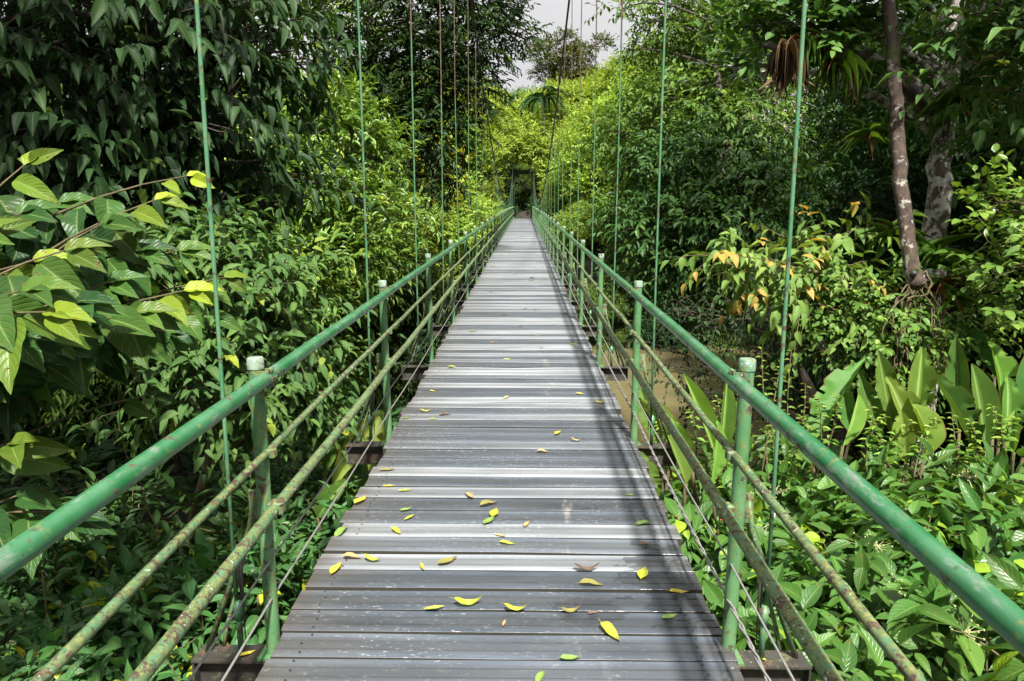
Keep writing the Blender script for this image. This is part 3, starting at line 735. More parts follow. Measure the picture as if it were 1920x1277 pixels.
# ---- far bank: the bright wall of trees round the tower
far_list = [
 ('far_lime', -6.6, 51, 1.0, .3, 'bright_tree', 'round yellow green tree beside the rail left of the far tower'),
 ('far_lime2', -8.5, 47, 1.0, 1.4, 'bright_tree', 'yellow green tree on the far bank behind the left cable low point'),
 ('far_lime', -11.5, 53, 1.1, 2.2, 'bright_tree', 'wide yellow green tree second from the tower on its left side'),
 ('far_lime2', -5.4, 65.5, .8, 3.1, 'bright_tree', 'small yellow green tree hugging the left leg of the far tower'),
 ('far_lime', 6.9, 54, 1.0, 4.0, 'bright_tree', 'round yellow green tree beside the rail right of the far tower'),
 ('far_lime2', 9.0, 52, 1.05, 5.0, 'bright_tree', 'yellow green tree behind the right cable on the far bank'),
 ('far_lime', 5.3, 66, .75, 1.0, 'bright_tree', 'small yellow green tree hugging the right leg of the far tower'),
 ('far_lime2', 12.5, 58, 1.15, 2.6, 'bright_tree', 'tallest yellow green tree on the far bank right of the cables'),
 ('far_lime', -1.8, 74, 1.1, .9, 'bright_tree', 'yellow green tree directly behind the cross beam of the tower'),
 ('far_lime', 3.5, 77, 1.2, 5.5, 'bright_tree', 'yellow green tree above and behind the right tower leg'),
 ('far_lime2', -7.0, 72, 1.2, 2.0, 'bright_tree', 'yellow green tree on the slope behind the left tower leg'),
 ('far_lime2', 9.5, 78, 1.2, 3.7, 'bright_tree', 'yellow green tree on the slope below the tall olive tree'),
 ('far_mid', -14, 66, 1.0, .5, 'forest_tree', 'mid green tree on the far slope behind the yellow green trees at left'),
 ('far_mid', -9, 88, 1.0, 2.5, 'forest_tree', 'mid green tree high on the far slope under the sky gap'),
 ('far_mid', -1, 92, .95, 4.5, 'forest_tree', 'mid green tree in the middle of the far slope below the sky'),
 ('far_lime', 6, 90, 1.25, 4.5, 'bright_tree', 'yellow green tree right below the crown of the tall olive tree'),
 ('far_mid', 16, 70, 1.05, 1.5, 'forest_tree', 'mid green tree on the far slope right of the tallest yellow green tree'),
 ('far_mid', 20, 84, 1.2, 3.5, 'forest_tree', 'mid green tree far up the slope right of the olive tree'),
 ('far_mid', -17, 80, 1.2, 5.2, 'forest_tree', 'mid green tree far up the slope at the left'),
 ('far_tall', 6.2, 100, .86, .4, 'emergent_tree', 'tall olive tree with broad flat crown against the pale sky'),
 ('far_tall', 24, 104, .92, 2.4, 'emergent_tree', 'second tall olive tree standing right of the one in the sky gap'),
 ('far_tall', -14, 108, .82, 4.4, 'emergent_tree', 'tall olive tree half hidden behind the dark tree left of the sky gap'),
]
far_list += [('thin_b', .6, 69.5, .62, 1.0, 'thin_leaf_tree', 'dark bush closing the path behind the far tower'), ('thin_a', -2.2, 70, .7, 2.0, 'thin_leaf_tree', 'dark bush behind the left leg of the far tower'), ('thin_b', 3.0, 69, .7, 3.0, 'thin_leaf_tree', 'dark bush behind the right leg of the far tower')]
far_list += [('far_lime', 2.9, 57, .33, 1.0, 'bright_bush', 'small yellow green bush beside the right rail just before the tower'), ('far_lime', -2.9, 58, .33, 2.0, 'bright_bush', 'small yellow green bush beside the left rail just before the tower'),
 ('far_lime2', 2.7, 62, .3, 3.0, 'bright_bush', 'small yellow green bush at the foot of the right tower leg'), ('far_lime2', -2.7, 62.5, .3, 4.0, 'bright_bush', 'small yellow green bush at the foot of the left tower leg'), ('far_lime', 4.2, 51, .4, 5.0, 'bright_bush', 'low yellow green bush on the far bank right of the rail'), ('far_lime', -4.2, 52, .4, 6.0, 'bright_bush', 'low yellow green bush on the far bank left of the rail'), ('dark_a', 9.3, 14.8, 1.0, 2.2, 'dark_tree', 'dark tree right behind the slim hollow trunk')]
for k, x, y, s, r, nm, lab in far_list: place(k, x, y, s, r, nm, lab, 'tree', 'trees on the far bank')
cl = [(P(px, py, 61.5), (r_, r_ * .6, r_ * .6), n) for px, py, r_, n in [(925, 285, 1.6, 120), (955, 285, 1.1, 90), (985, 275, 1.0, 80), (1012, 285, 1.0, 80), (915, 330, 1.2, 80), (1035, 320, 1.2, 80), (985, 262, 1.3, 90), (1045, 280, 1.3, 90)]]
plant('bright_tree', 'yellow green tree spreading its branches over the top of the far tower', 'tree', (1.9, 66.5, gz(1.9, 66.5)), [(1.9, 66.3, 5), (1.6, 65.6, 8.5), (1.0, 65, 11)], .08, .03, cl, K_far, 'lime', 67, group='trees on the far bank')
# ---- right side across the bend
right_list = [
 ('mid_a', 9.6, 43, 1.5, .2, 'forest_tree', 'mid green tree at the water edge nearest the far right rail'),
 ('mid_b', 13.5, 46, 1.6, 1.2, 'forest_tree', 'tall mid green tree on the far bank above the brown water'),
 ('far_mid', 18, 49, 1.25, 2.2, 'forest_tree', 'big mid green tree on the far bank behind the second right hanger'),
 ('far_mid', 20, 55, 1.3, 3.2, 'forest_tree', 'broad mid green tree where the river bends away to the right'),
 ('far_mid', 27, 68, 1.4, 4.2, 'forest_tree', 'broad green tree up the river bend in the right distance'),
 ('far_mid', 36, 84, 1.5, 5.2, 'forest_tree', 'farthest green tree up the river bend'),
 ('far_lime', 33, 72, 1.5, .8, 'bright_tree', 'sunlit yellow green tree seen through the gap under the big branch'),
 ('dark_b', 23, 38, 1.3, 3.0, 'dark_tree', 'dark tree on the near right bank beyond the big mottled trunk'),
 ('mid_a', 12.5, 16.5, 1.0, 4.0, 'forest_tree', 'mid green tree behind the slim hollow trunk'),
 ('dark_a', 13.5, 20, 1.25, 5.0, 'dark_tree', 'dark tree filling the gap behind the mottled trunk'),
 ('dark_a', 13, 27, 1.25, 1.1, 'dark_tree', 'dark tree far behind the withered strap leaves'),
 ('far_mid', 18.5, 37, 1.1, 4.1, 'forest_tree', 'mid green tree far back between the mossy branch and the slim trunk'),
 ('mid_a', 20, 25, 1.2, .6, 'forest_tree', 'mid green tree at the back of the right bank'),
 ('dark_a', 10.5, 10.0, 1.0, 1.7, 'dark_tree', 'dark tree at the right edge behind the heliconias'),
 ('dark_b', 11.5, 16.0, 1.1, 0.7, 'dark_tree', 'tall dark tree closing the gap between the slim trunk and the mossy branch'),
 ('dark_b', 14.5, 12.5, 1.0, 2.7, 'dark_tree', 'tall dark tree at the far right edge of the view'),
]
for k, x, y, s, r, nm, lab in right_list: place(k, x, y, s, r, nm, lab, 'tree', 'trees right of the bridge')
left_list = [
 ('dark_a', -8.5, 12.5, .95, .4, 'dark_tree', 'dark tree behind the drooping leaves at upper left'),
 ('dark_b', -11, 16, 1.0, 1.4, 'dark_tree', 'tall dark tree deep in the left bank'),
 ('thin_a', -6.2, 12.5, 1.0, 2.4, 'thin_leaf_tree', 'dark thin leaved thicket under the bright small leaved tree'),
 ('thin_b', -4.9, 14.5, 1.0, 3.4, 'thin_leaf_tree', 'green thin leaved thicket beside the third left hanger'),
 ('thin_a', -4.6, 18, 1.05, 4.4, 'thin_leaf_tree', 'dark thin leaved thicket at the water beside the fourth left post'),
 ('thin_b', -5.0, 21.5, 1.1, 5.4, 'thin_leaf_tree', 'green thin leaved thicket at the point of the left bank'),
 ('mid_a', -8.3, 23, 1.0, .9, 'forest_tree', 'mid green tree behind the big dark tree on the left bank'),
 ('thin_b', -7.8, 10.0, .95, 1.2, 'thin_leaf_tree', 'green thin leaved thicket between two dark trees at left'),
 ('mid_b', -13, 24, .95, 1.9, 'forest_tree', 'mid green tree at the back of the left bank'),
 ('far_mid', -20, 36, .8, 2.9, 'forest_tree', 'mid green tree beyond the left bank seen through thin branches'),
 ('far_mid', -12, 56, 1.0, 3.9, 'forest_tree', 'mid green tree across the river left of the yellow green ones'),
 ('far_mid', -19, 62, 1.1, 4.9, 'forest_tree', 'mid green tree across the river at far left'),
 ('dark_b', -16, 20, .9, 5.9, 'dark_tree', 'dark tree behind the left edge of the view'),
]
for k, x, y, s, r, nm, lab in left_list: place(k, x, y, s, r, nm, lab, 'tree', 'trees left of the bridge')

for k, (x, y, s, key, lab) in enumerate([(4.6, 40.6, .75, 'thin_b', 'dark bush hanging to the water beside the second right post'), (8.5, 40.2, .8, 'thin_a', 'dark bush at the far water edge behind the second right hanger'), (12.5, 41.5, .85, 'thin_b', 'bush at the far water edge between the second and first right hangers'),
        (16.5, 46, .9, 'thin_a', 'dark bush where the bank turns away behind the first right hanger'), (20.5, 56, 1.0, 'thin_b', 'bush leaning over the water up the bend'), (25, 70, 1.2, 'thin_a', 'farthest dark bush along the bend')]):
    place(key, x, y, s, k * 1.3, 'waterside_bush', lab, 'bush', 'bushes along the far water edge')
# ---- upper left: dark tree with long drooping leaves
K_droop = kind(T_MID, L=.155, Wr=.40, m=9, TL=.55, ang=45, up=-.05, droop=.85, young=.01, jit=.45, shell=.35, twig=2)
cl = []
for px, py, D, r, n in [(60, 70, 4.7, .85, 70), (230, 50, 4.8, .8, 70), (400, 40, 5.2, .7, 55), (470, 110, 5.4, .42, 26), (120, 230, 4.8, .8, 60), (300, 210, 5.0, .7, 50), (440, 215, 5.3, .48, 34),
                        (445, 325, 5.3, .48, 34), (250, 350, 5.1, .65, 40), (390, 420, 5.3, .42, 30), (490, 390, 5.5, .28, 12), (90, 380, 4.9, .7, 40), (-80, 150, 4.6, .8, 40), (-60, 350, 4.8, .8, 40), (300, 480, 5.4, .5, 30), (480, 20, 5.6, .5, 30)]:
    cl.append((P(px, py, D), (r, r, r * .8), n))
crng = np.random.default_rng(5)
for k in range(15):   # the high part of the crown, above the frame
    cl.append((np.array([crng.uniform(-7.2, -2.6), crng.uniform(0.6, 4.6), crng.uniform(4.9, 8.6)]), (1.25, 1.25, .7), 120))
plant('drooping_leaf_tree', 'dark tree with long drooping leaves hanging over the upper left', 'tree', (-5.0, 5.6, gz(-5.0, 5.6)), [(-4.9, 5.5, 1), (-4.7, 5.3, 3.8), (-4.5, 5.0, 7)], .17, .05, [(c_, r_, int(n_ * 1.25)) for c_, r_, n_ in cl], K_droop, 'droop', 51)

# ---- centre left: bright tree with small glossy leaves
K_bright = kind(T_SMALL, L=.15, Wr=.32, m=10, TL=.40, ang=50, up=.35, droop=.30, young=.10, jit=.35, shell=.45)
cl = [(P(px, py, D), (r, r, r * .7), n) for px, py, D, r, n in [(560, 260, 10, .75, 120), (640, 235, 10.4, .7, 120), (705, 290, 10.9, .6, 90), (520, 350, 9.6, .75, 120), (610, 370, 10, .7, 120), (690, 400, 10.5, .6, 100),
      (490, 450, 9.2, .65, 110), (570, 510, 9.3, .65, 110), (640, 470, 10, .65, 110), (725, 480, 10.6, .5, 80), (470, 300, 10, .6, 80), (540, 580, 9.2, .5, 60), (770, 420, 12, .5, 50), (450, 220, 10.2, .5, 60)]]
plant('bright_leaf_tree', 'bright tree with small glossy leaf tufts left of the second hanger', 'tree', (-5.2, 9.6, gz(-5.2, 9.6)), [(-4.6, 9.8, -.5), (-3.7, 10, 1.5), (-3.3, 10, 2.6)], .09, .03, cl, K_bright, 'bright', 52)

# ---- tall dark tree behind, one branch reaching into the sky gap
K_fdark = kind(T6, L=.19, Wr=.34, m=12, TL=.7, ang=45, up=.2, droop=.5, young=.02, jit=.4, shell=.45)
cl = [(P(px, py, D), (r * 1.15, r, r * .62), n) for px, py, D, r, n in [(740, 40, 15.5, 1.6, 200), (840, 40, 17, 1.5, 200), (888, 90, 17, .8, 90), (915, 20, 17.5, .55, 55), (955, 45, 17.5, .36, 22), (982, 72, 17.6, .25, 12), (868, 160, 17.5, .8, 100),
      (800, 140, 16.5, 1.3, 170), (700, 120, 15.5, 1.2, 150), (760, 230, 16, 1.2, 150), (820, 245, 17.5, .9, 110), (690, 210, 15.5, .9, 100), (720, -60, 16, 1.7, 170), (830, -80, 16.5, 1.7, 170), (900, -60, 17, .8, 70), (790, 320, 17, 1.0, 110), (710, 330, 16, .8, 80), (840, 330, 19, .5, 40)]]
plant('tall_dark_tree', 'tall dark tree whose branch reaches over the bridge into the sky gap', 'tree', (-6.5, 18.5, gz(-6.5, 18.5)), [(-6.2, 18, 1.5), P(692, 330, 17), P(690, 120, 17), P(700, -120, 17)], .2, .06, cl, K_fdark, 'dark', 53, sub=6)

# ---- thin open tree with sky between its branches
K_open = kind(T6, L=.19, Wr=.36, m=8, TL=.6, up=.4, droop=.3, young=.03, jit=.45, shell=.3)
cl = [(P(px, py, D), (r, r, r * .7), n) for px, py, D, r, n in [(540, 30, 14.5, .8, 34), (610, 10, 14.8, .8, 34), (660, 60, 15, .6, 22), (560, 110, 14.5, .6, 20), (630, 130, 15, .5, 16), (590, 70, 14.6, .6, 16), (665, 190, 15, .45, 20), (530, 170, 14.2, .5, 26), (500, 90, 14, .6, 36), (620, -60, 15, .9, 60), (540, -50, 14.5, .9, 60), (600, 205, 14.6, .5, 30)]]
plant('open_branch_tree', 'thin open tree with pale sky between its dark branches', 'tree', (-7.2, 14.2, gz(-7.2, 14.2)), [(-6.6, 14, 0), P(575, 300, 14.4), P(592, 140, 14.5), P(606, 0, 14.6)], .1, .04, cl, K_open, 'mid', 54, sub=6)

# ---- yellow bush far left of the deck
K_yel = kind(T6, L=.22, Wr=.4, m=8, TL=.5, up=.5, droop=.2, young=.3, jit=.4, shell=.4)
cl = [(P(px, py, D), (r, r, r * .8), n) for px, py, D, r, n in [(800, 320, 23, .75, 80), (840, 305, 23.5, .6, 60), (770, 345, 23, .5, 50), (820, 370, 23, .6, 60)]]
plant('yellow_bush', 'small tree with yellow leaves in front of the far bank at left', 'small tree', (-4.6, 22.3, gz(-4.6, 22.3)), [(-4.4, 22.6, 0), P(810, 380, 23), P(810, 310, 23)], .07, .03, cl, K_yel, 'yellow', 55)

# ---- right: leafy tree leaning over the water
K_right = kind(T_SMALL, L=.145, Wr=.44, m=8, TL=.5, ang=55, up=.2, droop=.5, young=.05, jit=.35, shell=.5)
UPR = [(1210, 240, 15, 1.0, 140), (1300, 200, 14.5, 1.1, 150), (1390, 230, 13.5, .8, 90), (1285, 125, 16, 1.1, 130), (1330, 80, 15, 1.1, 150), (1205, 40, 16, .42, 14), (1180, 95, 16, .3, 9), (1160, 20, 16, .3, 8), (1225, 90, 16, .4, 16), (1400, 150, 14, .9, 90), (1290, 10, 16, 1.1, 130), (1340, -10, 15, 1.2, 150), (1420, 60, 14, .9, 90), (1240, 180, 15.5, .8, 80), (1195, 310, 15.5, .6, 60)]
LOW = [(1250, 320, 13.5, .9, 130), (1340, 285, 13, 1.0, 140), (1420, 340, 12.5, .7, 90), (1290, 395, 12.8, .9, 120), (1385, 425, 12, .7, 100), (1235, 440, 13, .7, 90), (1320, 500, 12.5, .75, 95), (1240, 540, 13.2, .6, 60), (1310, 575, 13, .5, 50), (1190, 400, 15, .6, 60), (1180, 500, 15, .5, 45), (1400, 500, 12, .5, 50), (1275, 470, 13.2, .5, 50)]
cl = [(P(px, py, D), (r * 1.25, r, r * .48), int(n * 1.4)) for px, py, D, r, n in UPR]
plant('leaning_leafy_tree', 'tall leafy tree leaning over the brown water above the second right hanger', 'tree', (6.6, 12.6, gz(6.6, 12.6)), [(6.0, 12.8, -1), P(1400, 420, 13), P(1360, 250, 13.5), P(1330, 40, 14)], .15, .05, cl, K_right, 'mid', 56)
cl = [(P(px, py, D), (r * 1.3, r, r * .42), int(n * 1.3)) for px, py, D, r, n in LOW]
K_tier = kind(T_SMALL, L=.17, Wr=.42, m=8, TL=.5, ang=55, up=.05, droop=.55, young=.04, jit=.3, shell=.4)
plant('tiered_leafy_tree', 'deep green tree with tiered drooping sprays low over the water right of the bridge', 'tree', (5.8, 11.6, gz(5.8, 11.6)), [(5.4, 11.8, -1.6), P(1400, 520, 12.6), P(1370, 380, 12.6), P(1350, 290, 12.8)], .11, .04, cl, K_tier, 'deep', 68)
K_cur = kind(T_SMALL, L=.085, Wr=.45, m=8, TL=.5, ang=55, up=-.3, droop=.8, young=.03, jit=.5, shell=.2, twig=1)
cl = [(P(px, py, D), (r, r, r * .8), n) for px, py, D, r, n in [(1250, 600, 8.8, .35, 12), (1300, 620, 8.6, .35, 14), (1350, 610, 8.6, .4, 18), (1330, 700, 8.4, .3, 14), (1260, 690, 8.8, .22, 9), (1400, 590, 8.4, .35, 14), (1390, 680, 8.3, .25, 9), (1450, 620, 8.2, .2, 7), (1300, 740, 8.4, .2, 7), (1370, 750, 8.2, .2, 8), (1500, 590, 8.0, .35, 16), (1210, 640, 9.2, .25, 8)]]
plant('trailing_branches_tree', 'thin dark tree trailing leafy twigs in front of the brown water', 'small tree', (4.2, 8.3, gz(4.2, 8.3)), [(4.0, 8.4, -1.8), P(1480, 600, 8.3), P(1380, 600, 8.5)], .05, .02, cl, K_cur, 'dark', 66, sub=3)
# ---- big mottled tree at the right with epiphytes on its limbs
K_up = kind(T_ROUND, L=.15, Wr=.55, m=7, TL=.35, ang=60, up=.5, droop=.2, young=.05, jit=.4, shell=.4, twig=3)
cl = [(P(px, py, D), (r, r, r * .6), n) for px, py, D, r, n in [(1530, 50, 7.2, .42, 46), (1600, 40, 7.3, .42, 46), (1670, 60, 7.6, .4, 36), (1470, 40, 7.4, .45, 44), (1410, 70, 8, .5, 40), (1450, -20, 7.6, .6, 60), (1590, -50, 7.4, .6, 60), (1560, 110, 7.4, .25, 14), (1380, 130, 9, .5, 40)]]
crng = np.random.default_rng(6)
for k in range(16):
    cl.append((np.array([crng.uniform(4.6, 9.5), crng.uniform(4.0, 8.5), crng.uniform(5.2, 9.0)]), (1.2, 1.2, .6), 110))
tb = P(1745, 640, 8.2); tb[2] = gz(tb[0], tb[1])
plant('mottled_trunk_tree', 'big tree with pale mottled trunk at the upper right', 'tree', tb, [P(1748, 560, 8.2), P(1752, 440, 8.2), P(1766, 300, 8.15), P(1776, 180, 8.1), P(1788, 60, 8.1), P(1800, -80, 8.1), P(1800, -300, 8.1)], .155, .09, cl, K_up, 'gloss', 57, bark='bark_pale')
# slim hollow hanging stem and the mossy limb
mb = MB(); pts = [P(*q) for q in [(1662, -60, 6.9), (1672, 60, 6.85), (1680, 180, 6.8), (1686, 300, 6.65), (1698, 420, 6.5), (1712, 510, 6.4), (1722, 535, 6.38)]]
pts = np.array(pts); t = np.linspace(0, len(pts) - 1, 30); pts = np.stack([np.interp(t, np.arange(len(pts)), pts[:, k]) for k in range(3)], 1) + np.random.default_rng(2).normal(size=(30, 3)) * .008
mb.tube(pts, np.concatenate([np.linspace(.060, .068, 24), [.070, .075, .080, .086, .090, .064]]), 12)
stem = mb.build('hollow_stem_tree', M['bark_slim'], None, smooth=True)
tag(stem, 'slim broken trunk with a hollow lower end hanging beside the mottled trunk', 'tree trunk')
mb = MB(); mb.tube([P(1713, 512, 6.33), P(1712.5, 515, 6.298)], [.032, .028], 12); mb.build('hollow', M['cable'], stem, smooth=True)  # solid dark plug standing in for the shade inside the opening
mb = MB(); pts = np.array([P(*q) for q in [(1772, 235, 8.1), (1722, 185, 7.8), (1690, 160, 7.5), (1640, 118, 7.3), (1590, 100, 7.2), (1530, 98, 7.1), (1470, 92, 7.1), (1430, 84, 7.2)]])
pts = smooth_path(pts); mb.tube(pts, np.linspace(.075, .028, len(pts)), 10); limb = mb.build('limb', M['bark'], None, smooth=True)
limb.name = 'mossy_branch'; tag(limb, 'dark mossy branch arching out from the mottled trunk under the leaves', 'branch')

# ---- right edge: leafy branches in front of the mottled trunk
K_redge = kind(T_MID, L=.17, Wr=.52, m=7, TL=.5, ang=55, up=.1, droop=.45, young=.06, jit=.3, shell=.4, twig=2)
cl = [(P(px, py, D), (r, r, r * .6), n) for px, py, D, r, n in [(1830, 120, 6.4, .35, 22), (1900, 60, 6.4, .4, 24), (1890, 170, 6.6, .35, 18), (1930, 260, 6.8, .4, 22), (1850, 20, 6.6, .4, 22), (1990, 120, 6.4, .5, 30), (1960, 350, 6.8, .4, 20)]]
plant('overhanging_branch_tree', 'slim tree with large oval leaves at the right edge in front of the mottled trunk', 'tree', (6.6, 6.3, gz(6.6, 6.3)), [(6.5, 6.3, 0), (6.2, 6.3, 2.2), (5.7, 6.3, 4.2)], .07, .03, cl, K_redge, 'mound', 58, bark='stem')
K_redge2 = kind(T_ROUND, L=.10, Wr=.6, m=8, TL=.4, ang=60, up=.3, droop=.3, young=.10, jit=.4, shell=.35, twig=2)
cl = [(P(px, py, D), (r, r, r * .6), n) for px, py, D, r, n in [(1870, 385, 6.2, .2, 14), (1900, 400, 6.0, .3, 26), (1880, 500, 5.9, .3, 24), (1930, 450, 5.9, .35, 28), (1950, 560, 5.8, .35, 26)]]
plant('round_leaf_shrub', 'shrub with small round yellow green leaves at the right edge above the heliconias', 'shrub', (5.0, 5.7, gz(5.0, 5.7)), [(4.9, 5.8, -1), (4.7, 5.8, .6), (4.5, 5.8, 1.6)], .05, .02, cl, K_redge2, 'bright', 59, bark='stem')

# ---- drooping sapling with pale and orange leaves
K_pale = kind(T_MID, L=.175, Wr=.46, m=6, TL=.42, ang=50, up=.1, droop=.75, young=.22, jit=.3, shell=.3, twig=1)
cl = [(P(px, py, D), (r * 1.2, r, r * .5), n) for px, py, D, r, n in [(1350, 480, 6.8, .20, 10), (1410, 505, 6.8, .24, 14), (1480, 510, 6.8, .28, 18), (1440, 540, 6.7, .20, 10), (1550, 500, 6.9, .28, 16), (1530, 570, 6.7, .28, 16), (1600, 550, 6.8, .3, 18), (1580, 620, 6.7, .25, 12), (1500, 450, 7.2, .25, 10), (1590, 440, 7.2, .25, 10)]]
plant('pale_sapling', 'drooping sapling with pale green and orange young leaves over the water', 'sapling', (3.9, 7.4, gz(3.9, 7.4)), [(3.8, 7.3, -1.5), P(1650, 600, 7.1), P(1590, 520, 7), P(1480, 500, 6.9)], .045, .015, cl, K_pale, 'pale', 60, bark='stem')
# ---- vine draped thicket below the hollow stem
K_vine = kind(T_ROUND, L=.075, Wr=.6, m=9, TL=.4, ang=60, up=-.2, droop=.6, young=.08, jit=.5, shell=.3, twig=3)
cl = [(P(px, py, D), (r, r, r * .8), n) for px, py, D, r, n in [(1640, 590, 6.6, .35, 60), (1690, 640, 6.6, .3, 50), (1780, 620, 6.7, .3, 40), (1680, 670, 6.5, .3, 40), (1620, 660, 6.5, .25, 30), (1750, 660, 6.6, .3, 40), (1820, 560, 6.8, .4, 50), (1840, 620, 6.7, .35, 40), (1580, 560, 6.9, .3, 40), (1540, 640, 6.9, .3, 30), (1790, 640, 6.9, .3, 30)]]
plant('vine_thicket', 'small leaved vine thicket draped below the hollow stem', 'vine', (4.3, 6.9, gz(4.3, 6.9)), [(4.2, 6.9, -1.4), P(1700, 640, 6.7), P(1720, 560, 6.8)], .05, .02, cl, K_vine, 'mid', 61, bark='stem')

# ---- near left: big ribbed leaves lit by the sun
def big_leaf_shrub():
    rng = np.random.default_rng(71); base = np.array([-2.5, 1.9, gz(-2.5, 1.9)])
    root = empty('broad_leaf_shrub', base); tag(root, 'big shrub with broad ribbed sunlit leaves beside the left handrail', 'shrub')
    mb = MB(); fo = Foliage()
    stems = [np.array([-2.5, 1.9, base[2]]), np.array([-2.5, 2.0, 0.2]), np.array([-2.45, 2.15, 0.6]), np.array([-2.45, 2.4, 0.8])]
    mb.tube(stems, [.05, .04, .03, .02], 8)
    # px, py, D, number of leaf pairs, size, youth
    tips = [(345, 545, 2.5, 3, .22, .85), (255, 585, 2.35, 3, .24, .2), (290, 375, 2.7, 3, .23, .75), (85, 585, 1.95, 3, .25, .45), (120, 470, 2.3, 4, .24, .25), (45, 310, 2.9, 4, .24, .5), (190, 420, 2.5, 4, .25, .05),
            (30, 400, 2.6, 4, .26, 0), (200, 530, 2.45, 4, .25, .0), (330, 470, 2.7, 3, .23, .1), (160, 610, 2.4, 3, .26, 0), (420, 520, 3.0, 3, .2, .3), (60, 490, 2.3, 4, .25, .6), (0, 690, 2.1, 3, .24, .0), (350, 330, 2.8, 2, .16, .95),
            (70, 700, 2.3, 2, .22, 0), (20, 830, 2.1, 3, .23, .25), (110, 960, 2.2, 3, .24, .0), (30, 930, 2.2, 3, .23, 0), (280, 740, 2.8, 2, .15, .0), (250, 470, 2.6, 4, .25, 0), (110, 380, 2.8, 4, .26, 0), (390, 590, 2.9, 3, .2, .1), (310, 620, 2.7, 2, .2, 0), (-60, 560, 2.1, 4, .25, .3), (-40, 450, 2.4, 4, .25, .2), (40, 545, 2.0, 3, .24, .1), (140, 565, 2.15, 3, .24, .0), (205, 620, 2.4, 3, .22, 0), (20, 630, 2.05, 3, .24, 0), (-30, 720, 2.1, 4, .24, 0), (100, 650, 2.2, 2, .22, .0)]
    for px, py, D, k, L, yg in tips:
        e = P(px, py, D); ln = rng.uniform(.55, .8)
        s = stems[1] if py > 680 else (stems[2] if py > 480 else stems[3])
        s = s + rng.normal(size=3) * .15
        cv = curve(s, e, [0, 0, .14], 9); mb.tube(cv, np.linspace(.010, .003, 9), 6)
        t = norm(cv[-1] - cv[-3])
        pos = []; dr = []; nr = []; Ls = []; yy = []; k = k + 6 if py < 650 else 2
        sd = norm(np.cross(t, [0, 0, 1]) + rng.normal(size=3) * .1)
        for q in range(k):
            ci = max(0, 8 - q * .115 / (np.linalg.norm(e - s) / 8)); i0 = min(int(ci), 7); p = cv[i0] + (cv[i0 + 1] - cv[i0]) * (ci - i0)
            for sg in (-1, 1):
                if q > 0 and rng.random() < .12: continue
                d = norm(t * max(.25, 1.0 - .25 * q) + sd * sg * (.45 + .25 * min(q, 3)) + np.array([0, -.1, -.55 - .2 * min(q, 3)]) + rng.normal(size=3) * .14)
                pos.append(p + d * .025); dr.append(d); nr.append(np.array([.25, -.75, .62]) + rng.normal(size=3) * .25)
                Ls.append(L * (.55 + .35 * min(q, 2) / 1.5) * rng.uniform(.85, 1.12)); yy.append(max(0, yg * (1 - .4 * q)) * rng.uniform(.5, 1))
        d = norm(t + np.array([0, 0, -.1])); pos.append(e); dr.append(d); nr.append(np.array([.1, -.5, .8])); Ls.append(L * .55); yy.append(min(1, yg * 1.3))
        n = len(pos); Ls = np.array(Ls) * rng.uniform(.78, 1.22, n)
        fo.put(T_HI, np.array(pos), np.array(dr), np.array(nr), Ls, Ls * rng.uniform(.50, .60, n), rng.random(n), np.array(yy))
    me = mb.mesh('stems', True); me.transform(__import__('mathutils').Matrix.Translation(-Vector(base))); add('stem', me, M['stem'], root)
    me = fo.mesh('leaves'); me.transform(__import__('mathutils').Matrix.Translation(-Vector(base))); add('foliage', me, LM['big'], root)
big_leaf_shrub()

# ---- left mound of matt vine leaves
K_mound = kind(T_MID, L=.105, Wr=.48, m=7, TL=.4, ang=55, up=.15, droop=.6, young=.06, jit=.3, shell=.6, twig=4)
cl = [(P(px, py, D), (r, r, r * .8), n) for px, py, D, r, n in [(430, 540, 4.3, .34, 60), (490, 600, 4.6, .36, 70), (380, 600, 4.2, .3, 45), (430, 680, 4.3, .36, 55), (520, 680, 4.8, .34, 60), (340, 520, 4.2, .25, 24), (560, 740, 5.0, .3, 45), (420, 470, 4.7, .25, 26), (500, 760, 4.7, .34, 45), (380, 760, 4.2, .3, 26)]]
plant('vine_mound', 'mounded shrub of matt leaves with yellow tips left of the first hanger', 'shrub', (-2.6, 4.4, gz(-2.6, 4.4)), [(-2.4, 4.5, -1), P(430, 700, 4.5), P(450, 580, 4.5)], .05, .02, [(c_, r_, int(n_ * 1.5)) for c_, r_, n_ in cl], K_mound, 'mound', 62, bark='stem')

FLOWER = plain_mat('pale flower heads', (.42, .42, .20), .7, .3, 60); BERRY = plain_mat('red berries', (.50, .045, .012), .3, .3, 40)
